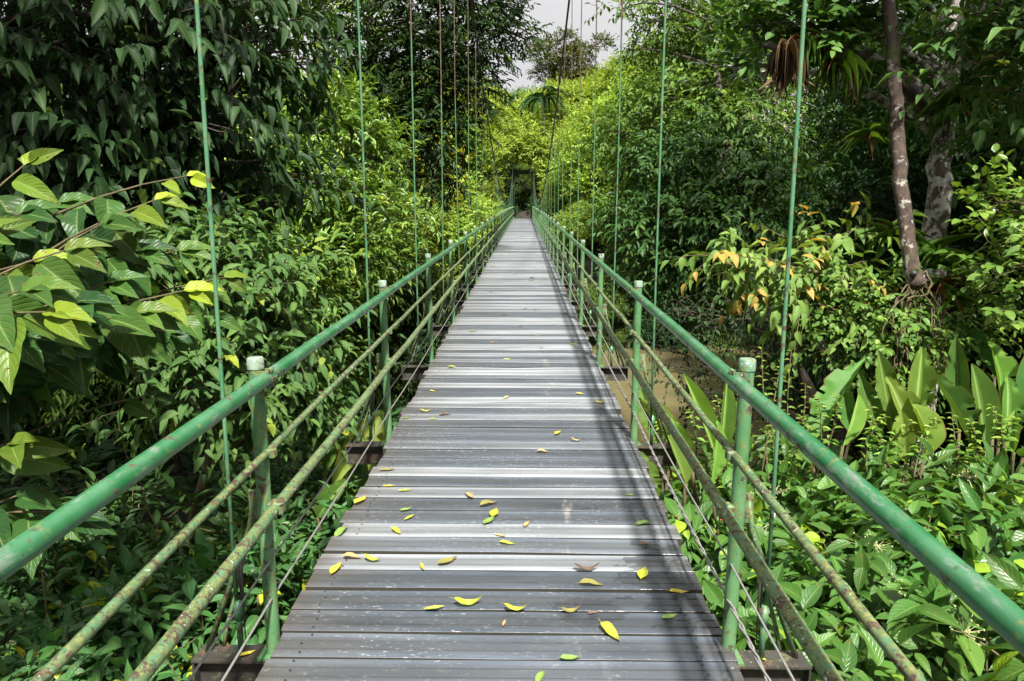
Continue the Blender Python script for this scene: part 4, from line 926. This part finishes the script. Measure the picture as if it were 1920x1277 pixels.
# ---- shrubs: a few of each kind, copied
def shrub_proto(name, K, leaf, seed, n=46, R=.62, H=1.7):
    rng = np.random.default_rng(seed); root = empty(name); mb = MB(); fo = Foliage(); cl = []
    for k in range(9):
        a = k * 2.4 + rng.random(); q = R * math.sqrt((k + .4) / 9) * .8
        z = H - .22 - .55 * (q / R) ** 2 + rng.normal() * .06
        cl.append((np.array([q * math.cos(a), q * math.sin(a), z]), (R * .42, R * .42, R * .34), n // 2))
    cl = [(c_ + rng.normal(size=3) * [0, 0, .09], r_, n_) for c_, r_, n_ in cl]
    for k in range(6):
        a = k * 1.05 + rng.random() * .5
        cl.append((np.array([R * .8 * math.cos(a), R * .8 * math.sin(a), H * .45]), (R * .4, R * .4, R * .5), n // 3))
    for c, rad, m_ in cl:
        mb.tube(curve([c[0] * .15, c[1] * .15, -.1], c, [c[0] * .2, c[1] * .2, .1], 6), np.linspace(.02, .006, 6), 5)
        spray(fo, rng, c, rad, m_, K)
    for pts, r in fo.tw: mb.tube(pts, np.linspace(r, r * .5, len(pts)), 4, False)
    add('stem', mb.mesh('stem', True), M['stem'], root); add('foliage', fo.mesh('foliage'), LM[leaf], root)
    if leaf == 'gloss':
        fm = MB(); bm_ = MB()
        for k in range(5):
            c, rad, m_ = cl[rng.integers(0, 9)]; p = c + rng.normal(size=3) * .12 + [0, 0, .22]
            fm.tube([c + [0, 0, .05], p], [.003, .002], 4)
            for q in range(26):
                e = p + rng.normal(size=3) * [.045, .045, .02]; fm.tube([p - [0, 0, .03], e], [.001, .0008], 3, False); fm.box(e, (.006, .006, .006), [[.7, .7, 0], [-.7, .7, 0], [0, 0, 1]])
        for k in range(9):
            c, rad, m_ = cl[rng.integers(0, 9)]; p = c + rng.normal(size=3) * .15 + [0, 0, .12]
            bm_.tube([p - [0, 0, .008], p - [0, 0, .005], p, p + [0, 0, .005], p + [0, 0, .008]], [.002, .007, .0085, .007, .002], 8)
        add('blossoms', fm.mesh('blossoms'), FLOWER, root); add('berries', bm_.mesh('berries', True), BERRY, root)
    return root
K_point = kind(T_NEAR, L=.135, Wr=.42, m=6, TL=.26, ang=55, up=.45, droop=.35, young=.10, jit=.25, shell=.55, twig=3)
K_gloss = kind(T_NEAR, L=.16, Wr=.50, m=6, TL=.36, ang=55, up=.35, droop=.65, young=.09, jit=.48, shell=.6, twig=3)
for k in range(3):
    PROTO['point%d' % k] = (shrub_proto('pointed_leaf_shrub', K_point, 'point', 80 + k, 44), False)
    PROTO['gloss%d' % k] = (shrub_proto('glossy_shrub', K_gloss, 'gloss', 90 + k, 44, .7, 1.8), False)
def put_shrub(key, px, py, D, s, rot, name, label, group, H):
    q = P(px, py, D); H += .16
    if abs(q[0]) < 1.8: q[2] = min(q[2], zd(q[1]) - .30)
    return place(key, q[0], q[1], s, rot, name, label, 'shrub', group, z=q[2] - H * s)
GP = 'pointed leaf shrubs below the left rails'
for k, (px, py, D, s, lab) in enumerate([
(70, 1010, 3.9, .9, 'pointed leaf shrub deep in the dark hollow at the left edge'), (190, 930, 4.4, .9, 'pointed leaf shrub farthest back in the dark hollow'), (260, 1040, 3.6, .9, 'pointed leaf shrub under the left handrail in the dark hollow'), (400, 985, 3.5, .9, 'pointed leaf shrub behind the foot of the first left hanger'),
    (180, 1130, 3.1, .9, 'pointed leaf shrub in the lower left corner between handrail and middle rail'), (390, 1130, 3.0, .8, 'pointed leaf shrub with yellow tips left of the first cross beam'),
    (545, 1010, 3.6, .9, 'pointed leaf shrub right behind the first left post'), (600, 900, 4.3, 1.0, 'pointed leaf shrub beside the deck between the first and second left posts'),
    (580, 745, 5.2, 1.0, 'pointed leaf shrub under the handrail above the middle rail'), (640, 690, 6.2, 1.0, 'pointed leaf shrub just before the second left post'),
    (300, 1230, 2.7, .8, 'pointed leaf shrub at the bottom edge between the middle and lower rail'), (90, 1250, 2.7, .8, 'pointed leaf shrub at the very bottom left corner'),
    (480, 890, 4.2, .95, 'pointed leaf shrub left of the first post below the middle rail')]):
    put_shrub('point%d' % (k % 3), px, py, D, s, k * 1.9, 'pointed_leaf_shrub', lab, GP, 1.7)
GG = 'glossy shrubs crowding the bank right of the bridge'
for k, (px, py, D, s, lab) in enumerate([
    (1345, 985, 3.7, .9, 'glossy shrub touching the deck edge left of the first right post'), (1320, 900, 4.7, .9, 'glossy shrub beside the deck just past the first right cross beam'),
    (1450, 1010, 3.6, 1.0, 'glossy shrub just behind the first right hanger'), (1560, 1010, 3.4, 1.0, 'glossy shrub between the first right hanger and the handrail'),
    (1480, 1110, 2.9, .9, 'glossy shrub between the lower and middle rail right of the hanger foot'), (1640, 1150, 2.8, .95, 'glossy shrub under the middle rail at the bottom right'),
    (1770, 1120, 3.0, 1.0, 'glossy shrub between middle rail and handrail near the corner'), (1880, 1180, 2.8, 1.0, 'glossy shrub in the bottom right corner'),
    (1400, 930, 4.3, 1.0, 'glossy shrub right beside the upper half of the first right post'), (1530, 930, 4.4, 1.0, 'glossy shrub below the large slanting heliconia leaf'),
    (1660, 930, 4.2, 1.0, 'glossy shrub above the handrail below the heliconia clump'), (1790, 900, 4.2, 1.0, 'glossy shrub with red berries above the handrail'),
    (1910, 930, 4.0, 1.0, 'glossy shrub at the right edge above the handrail'), (1720, 1000, 3.6, 1.0, 'glossy shrub in the middle of the bank above the handrail'),
    (1860, 1020, 3.5, 1.0, 'glossy shrub at the right edge halfway down'), (1620, 890, 5.0, 1.0, 'glossy shrub in front of the heliconia stems'),
    (1740, 880, 5.0, 1.0, 'glossy shrub at the foot of the heliconia clump'), (1880, 870, 5.0, 1.0, 'glossy shrub below the rightmost heliconias'),
    (1430, 850, 5.2, .85, 'glossy shrub behind the first right handrail clamp'), (1560, 1230, 2.5, .85, 'glossy shrub at the bottom edge beside the lower rail'), (1740, 1250, 2.5, .9, 'glossy shrub at the bottom edge under the middle rail end')]):
    put_shrub('gloss%d' % (k % 3), px, py, D, s, k * 1.7 + .4, 'glossy_shrub', lab, GG, 1.8)

# ---- sprigs: upright shoots with small paired leaves
def sprig(label, base, tips, seed):
    rng = np.random.default_rng(seed); base = np.asarray(base, float); root = empty('leafy_sprig', base); tag(root, label, 'plant', 'upright sprigs beside the right rails')
    mb = MB(); fo = Foliage()
    for e in tips:
        cv = curve(base + rng.normal(size=3) * .04, e, rng.normal(size=3) * .05, 12); mb.tube(cv, np.linspace(.007, .002, 12), 5)
        t = np.linspace(.3, 1, 26); pos = np.stack([np.interp(t, np.linspace(0, 1, 12), cv[:, k]) for k in range(3)], 1)
        a = np.arange(26) * 2.6; d = np.stack([np.cos(a), np.sin(a), np.full(26, .15)], 1) + rng.normal(size=(26, 3)) * .15
        L = .085 * (1.15 - .6 * t)
        fo.put(T_SMALL, pos, d, np.tile([0, 0, 1.0], (26, 1)) + rng.normal(size=(26, 3)) * .2, L, L * .42, rng.random(26), np.clip(t - .6, 0, 1))
    X_ = __import__('mathutils').Matrix.Translation(-Vector(base))
    me = mb.mesh('stem', True); me.transform(X_); add('stem', me, M['stem'], root)
    me = fo.mesh('foliage'); me.transform(X_); add('foliage', me, LM['bright'], root)
for k, (lab, b, ts) in enumerate([
    ('pair of upright leafy sprigs left of the first right hanger', (1440, 900, 5.0), [(1428, 655, 5.2), (1462, 690, 5.1)]), ('tall upright leafy sprig right of the first right hanger', (1490, 880, 5.1), [(1484, 658, 5.3), (1510, 720, 5.2)]),
    ('leafy sprig in front of the slanting heliconia leaf', (1540, 870, 5.0), [(1535, 745, 5.0), (1568, 740, 5.0), (1500, 780, 5)]), ('leafy sprig beside the second right post', (1310, 900, 4.8), [(1295, 770, 4.9), (1330, 760, 4.9)]),
    ('leafy sprig behind the cap of the first right post', (1370, 860, 5.2), [(1345, 745, 5.3), (1395, 720, 5.3)]), ('leafy sprig between the slanting heliconia leaf and the broad leaves', (1640, 880, 4.8), [(1632, 760, 4.8), (1660, 780, 4.8)]), ('leafy sprig in front of the short rolled heliconia leaves', (1710, 890, 4.6), [(1712, 790, 4.6), (1760, 780, 4.7)]),
    ('leafy sprig below the arching bluish heliconia leaves', (1800, 890, 4.7), [(1785, 775, 4.8), (1820, 790, 4.7)]), ('leafy sprig at the right edge below the heliconias', (1880, 880, 4.6), [(1860, 760, 4.7), (1905, 785, 4.6)]),
    ('leafy sprig touching the right handrail halfway up', (1500, 900, 4.7), [(1450, 770, 4.8), (1520, 800, 4.7)]), ('low leafy sprig at the second right cross beam', (1255, 900, 4.6), [(1240, 790, 4.7), (1275, 815, 4.7)])]):
    sprig(lab, P(*b), [P(*q) for q in ts], 300 + k)

# ---- heliconias: upright banana like leaves
def heliconia(label, lvs, seed, group=None):
    rng = np.random.default_rng(seed); bs = [P(*q[0]) for q in lvs]; c = np.mean(bs, 0); base = np.array([c[0], c[1], c[2] - .7])
    root = empty('heliconia', base); tag(root, label, 'plant', group); mb = MB(); fo = Foliage()
    for (b, e, wp, yg) in lvs:
        B = P(*b); E = P(*e); ln = np.linalg.norm(E - B); d = (E - B) / ln
        mb.tube(curve(base + rng.normal(size=3) * .05, B + d * ln * .12, (0, 0, -.05), 6), np.linspace(.018, .012, 6), 6)
        toc = norm(EYE - B); nr = toc + rng.normal(size=3) * .42 + np.array([.15, 0, .25])
        L = ln; W = wp / 1280 * (b[2] + e[2]) / 2 * (.58 if seed in (206, 207) else .72)
        fo.put(T_BAN[rng.integers(0, 4) if wp < 85 else 0], B[None], d[None], nr[None], np.array([L]), np.array([W]), rng.random(1), np.array([yg]))
    X_ = __import__('mathutils').Matrix.Translation(-Vector(base))
    me = mb.mesh('stalk', True); me.transform(X_); add('stalk', me, M['stem'], root)
    me = fo.mesh('leaf_blade'); me.transform(X_); add('foliage', me, LM['ban'], root)
HG = 'heliconias right of the bridge'
heliconia('heliconia with one very large slanting leaf beside the first right hanger', [((1505, 880, 5.0), (1618, 664, 5.2), 84, 0), ((1575, 850, 5.0), (1617, 738, 5.1), 40, .2), ((1600, 830, 5.4), (1570, 690, 5.5), 50, 0)], 201, HG)
heliconia('heliconia with three broad upright leaves in the middle of the clump', [((1705, 850, 5.4), (1738, 640, 5.5), 62, .1), ((1680, 850, 5.6), (1648, 655, 5.7), 55, .1), ((1715, 850, 4.9), (1684, 708, 4.9), 66, .3), ((1660, 840, 5.5), (1610, 700, 5.6), 46, 0)], 202, HG)
heliconia('small heliconia with short pale rolled leaves in front of the clump', [((1735, 870, 4.7), (1738, 742, 4.75), 62, .35), ((1700, 880, 4.7), (1690, 770, 4.7), 54, .4), ((1655, 880, 4.7), (1690, 800, 4.7), 40, .1)], 203, HG)
heliconia('heliconia with arching bluish leaves right of the middle of the clump', [((1830, 870, 5.3), (1775, 690, 5.4), 56, 0), ((1800, 830, 5.8), (1792, 630, 5.9), 52, 0), ((1850, 860, 5.4), (1830, 680, 5.5), 60, 0)], 204, HG)
heliconia('heliconia at the right edge with the highest leaves of the clump', [((1875, 720, 6.2), (1796, 596, 6.4), 46, 0), ((1875, 800, 5.6), (1882, 632, 5.7), 56, .1), ((1880, 850, 5.0), (1905, 705, 5.0), 56, .1), ((1930, 830, 5.4), (1935, 640, 5.5), 56, 0), ((1900, 860, 4.8), (1900, 770, 4.8), 40, .2)], 205, HG)
heliconia('heliconia with pale torn leaves behind the lower rail past the first right post', [((1355, 890, 4.6), (1287, 698, 4.7), 50, .3), ((1300, 880, 4.4), (1262, 790, 4.4), 60, .2), ((1345, 900, 4.8), (1368, 705, 4.9), 46, .2), ((1400, 880, 4.9), (1375, 730, 5.0), 50, .1), ((1330, 930, 4.2), (1350, 790, 4.2), 50, .1)], 206, HG)
heliconia('heliconia with wide leaves at the second right post beside the deck', [((1240, 850, 4.9), (1200, 728, 5.0), 62, .15), ((1262, 860, 4.8), (1220, 726, 4.9), 46, .3), ((1225, 960, 4.4), (1208, 845, 4.4), 60, .2), ((1290, 920, 4.3), (1258, 815, 4.3), 62, .3)], 207, HG)
heliconia('heliconia with one large yellow green leaf beside the deck at the second left post', [((610, 930, 5.0), (722, 772, 5.2), 105, .5), ((610, 900, 5.0), (598, 790, 5.1), 46, 0), ((600, 960, 4.6), (690, 862, 4.7), 80, .2), ((590, 980, 4.4), (640, 900, 4.4), 50, 0)], 208)

# ---- epiphytes, hanging vines and roots
def bromeliad(label, p, n, L, W, droop, seed, dry=.1, leaf='strap'):
    rng = np.random.default_rng(seed); p = np.asarray(p, float)
    a = rng.random(n) * 6.283; el = rng.uniform(-.2, 1.2, n) - droop
    d = np.stack([np.cos(a) * np.cos(el), np.sin(a) * np.cos(el), np.sin(el)], 1)
    Ls = L * rng.uniform(.6, 1.1, n); fo = Foliage()
    fo.put(T_STRAP, np.zeros((n, 3)) + d * .02 + rng.normal(size=(n, 3)) * .03, d, np.tile([0, 0, 1.0], (n, 1)) + d * .4, Ls, np.full(n, W), rng.random(n), (rng.random(n) < dry) * 1.0)
    o = add('bromeliad', fo.mesh('bromeliad'), LM[leaf]); o.location = p
    return tag(o, label, 'plant', 'epiphytes on the trees at the right')
bromeliad('bromeliad with long drooping straps on the slim trunk', P(1632, 258, 7.1), 26, .28, .016, .1, 1, .03)
bromeliad('bright bromeliad sticking out beside the slim trunk', P(1662, 245, 7.1), 20, .24, .016, .0, 2, .0)
bromeliad('hanging bromeliad with a red leaf on the mottled trunk', P(1800, 190, 7.7), 30, .45, .022, .6, 3, .12)
bromeliad('bright green bromeliad at the hollow end of the slim trunk', P(1752, 490, 6.7), 30, .36, .022, 0, 4, .05)
bromeliad('spiky bromeliad left of the slim trunk above its hollow end', P(1672, 440, 6.8), 20, .30, .02, -.1, 5, .05)
bromeliad('yellow tinged bromeliad below the hollow end', P(1765, 550, 6.7), 24, .34, .02, .3, 6, .3)
bromeliad('dark strap leaf epiphyte under the mossy branch', P(1570, 115, 7.1), 34, .36, .022, .9, 7, .15)
bromeliad('green strap leaf epiphyte where the mossy branch meets the trunk', P(1640, 130, 7.2), 26, .34, .024, .6, 8, .1)
bromeliad('brown withered strap leaves hanging from the branch end', P(1478, 85, 7.0), 60, .42, .020, 1.5, 9, 0, 'dry')
bromeliad('dark green strap leaves hanging beside the withered ones', P(1505, 75, 7.05), 40, .36, .022, 1.3, 10, .1)
def strings(name, label, cat, lines, r, mat, seed, group=None):
    rng = np.random.default_rng(seed); mb = MB()
    for ln in lines:
        p = np.array([P(*q) for q in ln]); t = np.linspace(0, len(p) - 1, 6 * len(p)); p = np.stack([np.interp(t, np.arange(len(p)), p[:, k]) for k in range(3)], 1)
        p[1:-1] += np.cumsum(rng.normal(size=(len(p) - 2, 3)) * .004, 0); mb.tube(p, r * rng.uniform(.6, 1.2), 5)
    return tag(mb.build(name, M[mat], None, smooth=True), label, cat, group)
rl = []; rr_ = np.random.default_rng(9)
for k in range(16):
    x = rr_.uniform(1655, 1775); rl.append([(1716 + rr_.uniform(-18, 24), 530, 6.38), (x, 575 + rr_.uniform(-15, 15), 6.34), (x + rr_.uniform(-14, 14), 640, 6.3), (x + rr_.uniform(-18, 18), 690, 6.25)])
strings('aerial_roots', 'tangle of brown aerial roots trailing below the hollow end', 'roots', rl, .007, 'stem', 10)
strings('root_loop', 'curved pale root looping out from the hollow end', 'root', [[(1722, 520, 6.36), (1740, 508, 6.32), (1752, 530, 6.3), (1738, 552, 6.3), (1700, 560, 6.3), (1690, 585, 6.28)]], .009, 'stem', 11)
strings('hanging_vine', 'brown vine hanging in the dark leaves near the top left', 'vine', [[(272, -30, 4.6), (271, 60, 4.6), (279, 150, 4.6), (281, 220, 4.6), (278, 260, 4.6)]], .009, 'stem', 12, 'hanging vines at left')
strings('hanging_vine', 'thin pale vine hanging into the dark hollow under the broad leaves', 'vine', [[(212, 582, 2.6), (232, 680, 2.65), (262, 780, 2.7), (275, 860, 2.7)]], .0035, 'stem', 13, 'hanging vines at left')
strings('hanging_vine', 'second thin vine trailing behind the pale one in the hollow', 'vine', [[(190, 640, 3.0), (225, 720, 3.0), (235, 850, 3.0), (300, 1000, 3.0)]], .003, 'stem', 14, 'hanging vines at left')
bl = []
for k in range(26):
    x = rr_.uniform(1390, 1500); yv = rr_.uniform(150, 230); bl.append([(x, yv, 15.5), (x + rr_.uniform(-30, 30), yv + rr_.uniform(10, 40), 15.4), (x + rr_.uniform(-60, 60), yv + rr_.uniform(20, 70), 15.3)])
strings('bare_twigs', 'tangle of pale bare twigs in the sunlit gap under the mossy branch', 'twigs', bl, .012, 'bark_pale', 15)
# palm against the far slope
def palm(label, p, H, seed):
    rng = np.random.default_rng(seed); root = empty('palm', p); tag(root, label, 'palm'); mb = MB(); mb.tube(curve([0, 0, -1], [.2, 0, H], [.3, 0, 0], 8), np.linspace(.16, .11, 8), 8); add('trunk', mb.mesh('trunk', True), M['bark_pale'], root)
    fo = Foliage()
    for k in range(15):
        a = k * 2.4; e = np.array([.2, 0, H]) + np.array([math.cos(a) * 2.2, math.sin(a) * 2.2, rng.uniform(-1.3, 1.1)])
        cv = curve([.2, 0, H], e, [0, 0, .7], 18); t = np.gradient(cv, axis=0); sd = norm(np.cross(t, [0, 0, 1]))
        for sg in (-1, 1):
            fo.put(T6, cv, t * 2 + sd * sg * .35 + [0, 0, -.15], np.tile([0, 0, 1.0], (18, 1)), np.full(18, .75), np.full(18, .09), rng.random(18), np.zeros(18))
    add('crown', fo.mesh('crown'), LM['dark'], root)
q = P(1012, 290, 70); palm('small palm standing under the tall olive tree on the far slope', (q[0], q[1], q[2] - 1), 6.2, 4)

# ---- undergrowth on both banks
rng = np.random.default_rng(100); fo = Foliage(); n = 12000
x = rng.uniform(-16, 18, n); y = rng.uniform(-1, 24, n); z = ground(x, y)
ok = (z > WATER + .15) & ((np.abs(x) > 1.3) | (z < -1.9))
x, y, z = x[ok], y[ok], z[ok]
K_und = kind(T6, L=.22, Wr=.45, m=7, TL=.45, up=.6, droop=.3, young=.03, jit=.4)
for k in range(0, len(x), 60):
    for q in range(k, min(k + 60, len(x)), 3):
        spray(fo, rng, (x[q], y[q], z[q] + .25), (.45, .45, .3), 5, K_und)
for q in range(700):
    xx, yv = rng.uniform(-5, 6), rng.uniform(60, 74)
    if abs(xx) < .95 and yv < 66.8: continue
    spray(fo, rng, (xx, yv, gz(xx, yv) + .3), (.5, .5, .45), 5, kind(T6, L=.3, Wr=.45, m=7, TL=.6, up=.6, droop=.3, jit=.4))
tag(add('undergrowth', fo.mesh('undergrowth'), LM['dark']), kind='stuff')

# ------------------------------------------------------------------ leaves fallen on the deck
def fallen_mat(name, c1, c2, tip):
    m, t, o = newmat(name); g = G(t); uv = g.n('ShaderNodeUVMap').outputs[0]; sx = g.n('ShaderNodeSeparateXYZ', {'Vector': uv})
    v = g.n('ShaderNodeTexCoord').outputs['Object']; n1 = g.noise(v, 22, 4, 0.6)
    c = g.mix(g.rng(n1, .35, .65), c1, c2)
    c = g.mix(g.rng(g.math('ADD', sx.outputs[1], g.math('MULTIPLY', n1, .5)), .95, 1.15, 0, .85), c, tip)
    c = g.mix(g.rng(g.noise(v, 60, 2), .68, .72, 0, .8), c, tip)
    au = g.math('ABSOLUTE', g.math('SUBTRACT', sx.outputs[0], 0.5)); c = g.mix(g.rng(au, .015, .04, .6, 0), c, g.mix(.5, c, (.5, .5, .2)))
    p = g.n('ShaderNodeBsdfPrincipled', {'Base Color': c, 'Roughness': .5}); tl = g.n('ShaderNodeBsdfTranslucent', {'Color': c})
    ms = g.n('ShaderNodeMixShader', {0: .25, 1: p.outputs[0], 2: tl.outputs[0]}); t.links.new(ms.outputs[0], o.inputs['Surface']); return m
FM = {'lime': fallen_mat('fallen lime', (.34, .42, .03), (.46, .50, .04), (.20, .14, .05)), 'yellow': fallen_mat('fallen yellow', (.52, .44, .03), (.62, .50, .06), (.30, .20, .06)),
      'green': fallen_mat('fallen green', (.14, .25, .05), (.22, .32, .06), (.12, .10, .05)), 'olive': fallen_mat('fallen olive', (.20, .20, .04), (.27, .22, .06), (.10, .065, .04)),
      'orange': fallen_mat('fallen orange', (.48, .26, .09), (.56, .34, .14), (.20, .10, .05)), 'brown': fallen_mat('fallen brown', (.10, .062, .045), (.17, .11, .07), (.05, .03, .025)),
      'tan': fallen_mat('fallen tan', (.38, .29, .12), (.46, .36, .16), (.16, .10, .05))}
def fallen_mesh(style, seed):
    rng = np.random.default_rng(seed); V, F_, uv = grid_leaf(7, 13, pr_ovate if style != 'thin' else pr_ellip, .10, 0, .012)
    V = V.copy(); y = V[:, 1] - .5; wd = {'oval': .42, 'thin': .24, 'curled': .34, 'cupped': .36, 'flat': .40}[style]; V[:, 0] *= wd
    if style == 'curled': V[:, 2] += 1.1 * y ** 2 + .25 * np.maximum(y, 0) ** 2
    elif style == 'cupped': V[:, 2] += .3 * y ** 2 + 2.2 * V[:, 0] ** 2
    elif style == 'thin': V[:, 2] += .25 * y ** 2
    else: V[:, 2] += .12 * np.sin(y * 5 + seed) * .4 + .35 * V[:, 0] ** 2
    V[:, 1] = y; V[:, 2] -= V[:, 2].min()
    mb = MB(); zz = V[(np.abs(uv[:, 1]) < .01), 2].mean()
    # stalk
    th = np.linspace(0, 1, 5); st = np.stack([.03 * th, -.5 - .16 * th, zz + .05 * th], 1); k = len(V)
    a = np.concatenate([st + [.006, 0, 0], st - [.006, 0, 0]]); Fs = np.array([[k + i, k + i + 1, k + 6 + i, k + 5 + i] for i in range(4)])
    V = np.concatenate([V, a]); uv = np.concatenate([uv, np.tile([.5, 0.0], (10, 1))])
    return make_mesh('fallen_leaf', V, [np.concatenate([F_, Fs])], uv, smooth=True)
FME = {}
NUM = ['lowest', 'second', 'third', 'fourth', 'fifth', 'sixth', 'seventh', 'eighth', 'ninth', 'tenth', 'eleventh', 'twelfth', 'thirteenth', 'fourteenth', 'fifteenth', 'sixteenth', 'seventeenth', 'eighteenth', 'nineteenth', 'twentieth']
FALL = [  # photo px, colour, style, size px across, heading (degrees, 0 = across to the right)
 (677, 941, 'yellow', 'flat', 24, 70), (729, 914, 'yellow', 'thin', 25, 5), (759, 922, 'lime', 'thin', 26, 10), (725, 884, 'olive', 'thin', 32, 8), (879, 931, 'tan', 'cupped', 22, 120), (917, 947, 'olive', 'flat', 34, 35),
 (927, 965, 'lime', 'oval', 26, 80), (918, 979, 'green', 'flat', 26, 60), (762, 958, 'green', 'flat', 22, 30), (768, 973, 'lime', 'thin', 20, 55), (744, 999, 'yellow', 'cupped', 24, -50), (641, 1000, 'green', 'oval', 24, 70),
 (988, 986, 'tan', 'cupped', 16, 70), (938, 1007, 'orange', 'thin', 22, -25), (952, 1022, 'lime', 'oval', 32, -5), (660, 1047, 'orange', 'flat', 36, -4), (700, 1053, 'lime', 'curled', 36, -15), (631, 1070, 'yellow', 'cupped', 24, 80),
 (792, 1066, 'yellow', 'thin', 16, -70), (840, 1055, 'olive', 'oval', 36, 40), (1101, 1072, 'brown', 'curled', 50, 3), (1206, 1079, 'lime', 'oval', 34, 70), (1110, 1100, 'olive', 'flat', 48, 0), (1274, 1114, 'yellow', 'flat', 38, 5),
 (815, 1144, 'lime', 'thin', 40, 15), (879, 1136, 'lime', 'curled', 56, 8), (968, 1147, 'lime', 'curled', 46, -3), (1071, 1150, 'olive', 'curled', 40, 15), (1114, 1153, 'brown', 'cupped', 24, 20), (1257, 1160, 'green', 'flat', 34, 20),
 (1145, 1191, 'lime', 'oval', 54, -60), (1070, 1238, 'green', 'flat', 40, 5), (1014, 1274, 'green', 'oval', 24, 60), (1208, 985, 'green', 'oval', 36, 5), (1210, 1023, 'brown', 'cupped', 26, 20), (1182, 931, 'green', 'thin', 22, -5), (945, 1171, 'orange', 'thin', 12, 75),
 (1046, 814, 'yellow', 'cupped', 16, 60), (1081, 828, 'tan', 'curled', 20, -10), (1018, 849, 'orange', 'flat', 24, -5), (1125, 757, 'yellow', 'curled', 24, 0), (1088, 740, 'yellow', 'flat', 16, -10), (1128, 767, 'tan', 'thin', 14, 0), (950, 747, 'tan', 'oval', 14, 50),
 (811, 735, 'yellow', 'cupped', 12, -20), (799, 773, 'yellow', 'curled', 22, 10), (835, 779, 'brown', 'flat', 24, 10), (812, 787, 'lime', 'thin', 16, 5), (761, 786, 'green', 'thin', 18, 0), (848, 690, 'lime', 'flat', 18, -5), (951, 675, 'lime', 'thin', 16, 0),
 (1076, 647, 'lime', 'curled', 16, 15), (1016, 653, 'olive', 'flat', 10, 20), (886, 622, 'olive', 'thin', 20, 0), (977, 613, 'brown', 'cupped', 10, 0), (1049, 613, 'tan', 'flat', 8, 0), (1005, 582, 'olive', 'cupped', 10, 0), (985, 580, 'brown', 'flat', 8, 10), (945, 591, 'olive', 'thin', 14, 0), (925, 643, 'orange', 'cupped', 7, 60), (1008, 630, 'tan', 'thin', 12, 0),
 (965, 514, 'orange', 'flat', 9, 10), (998, 522, 'brown', 'cupped', 10, 0), (922, 548, 'brown', 'flat', 9, 0), (925, 500, 'orange', 'flat', 9, 0), (1022, 524, 'olive', 'thin', 9, 0), (940, 478, 'orange', 'thin', 9, 0), (970, 469, 'brown', 'flat', 7, 0), (996, 527, 'tan', 'thin', 12, 0)]
DESC = {'oval': 'oval', 'thin': 'narrow', 'curled': 'curled', 'cupped': 'cupped', 'flat': 'flat'}
COLN = {'lime': 'lime green', 'yellow': 'yellow', 'green': 'green', 'olive': 'olive', 'orange': 'orange', 'brown': 'dark brown', 'tan': 'tan'}
used = {}
frng = np.random.default_rng(17)
fl_objs = []
for k, (px, py, colr, sty, sz, hd) in enumerate(FALL):
    q = deck_pt(px, py); D = float((q - EYE) @ FWD)
    key = (colr, sty)
    if key not in FME:
        FME[key] = fallen_mesh(sty, 400 + len(FME)); FME[key].materials.append(FM[colr])
    o = bpy.data.objects.new('fallen_leaf', FME[key]); COL.objects.link(o)
    # size: seen foreshortened when it points away from the camera
    a = math.radians(hd); fs = math.hypot(math.cos(a), math.sin(a) * 0.5)
    L = min(.115, sz * D / 1280 / max(.5, fs) * 1.0)
    o.scale = (L, L, L); o.rotation_euler = (math.atan(.053), frng.normal() * .06, a - math.pi / 2)
    # tilt with the deck after turning on it
    from mathutils import Matrix
    R_ = Matrix.Rotation(math.atan(.0535), 3, 'X') @ Matrix.Rotation(a - math.pi / 2, 3, 'Z') @ Matrix.Rotation(frng.normal() * .05, 3, 'Y')
    o.rotation_euler = R_.to_euler(); o.location = (q[0], q[1], zd(q[1]) + .0055)
    fx = q[0] / .8
    across = 'by the left edge' if fx < -.72 else 'left of centre' if fx < -.22 else 'in mid deck' if fx < .22 else 'right of centre' if fx < .70 else 'by the right edge'
    bay = (q[1] - Y0) / PITCHP
    if bay < .62:
        row = int((q[1] - 2.04) / .142); where = 'on the %s plank from the bottom' % NUM[max(0, min(19, row))]
    else:
        n_ = int(round(bay)); where = ('level with the %s posts' if abs(bay - n_) < .25 else 'past the %s posts') % ['nearest', 'second', 'third', 'fourth', 'fifth', 'sixth', 'seventh', 'eighth', 'ninth', 'tenth', 'eleventh', 'twelfth'][min(11, n_ if abs(bay - n_) < .25 else int(bay))]
    lab = '%s %s leaf %s %s' % (COLN[colr], DESC[sty], across, where)
    if lab in used: lab = 'smaller ' + lab if sz < used[lab] else 'bigger ' + lab
    used[lab] = sz
    tag(o, lab, 'leaf', 'leaves fallen on the deck'); fl_objs.append(o)
for s, px, lab in ((-1, 475, 'yellow leaf lying on the first left cross beam'), (1, 1443, 'small yellow leaf lying on the first right cross beam')):
    o = bpy.data.objects.new('fallen_leaf', FME[('yellow', 'flat')]); COL.objects.link(o); o.scale = (.06, .06, .06) if s < 0 else (.03, .03, .03)
    o.location = (s * .93 if s > 0 else -.90, Y0 - .01, zd(Y0) - .046); o.rotation_euler = (0, 0, .8 * s); tag(o, lab, 'leaf', 'leaves fallen on the beams')
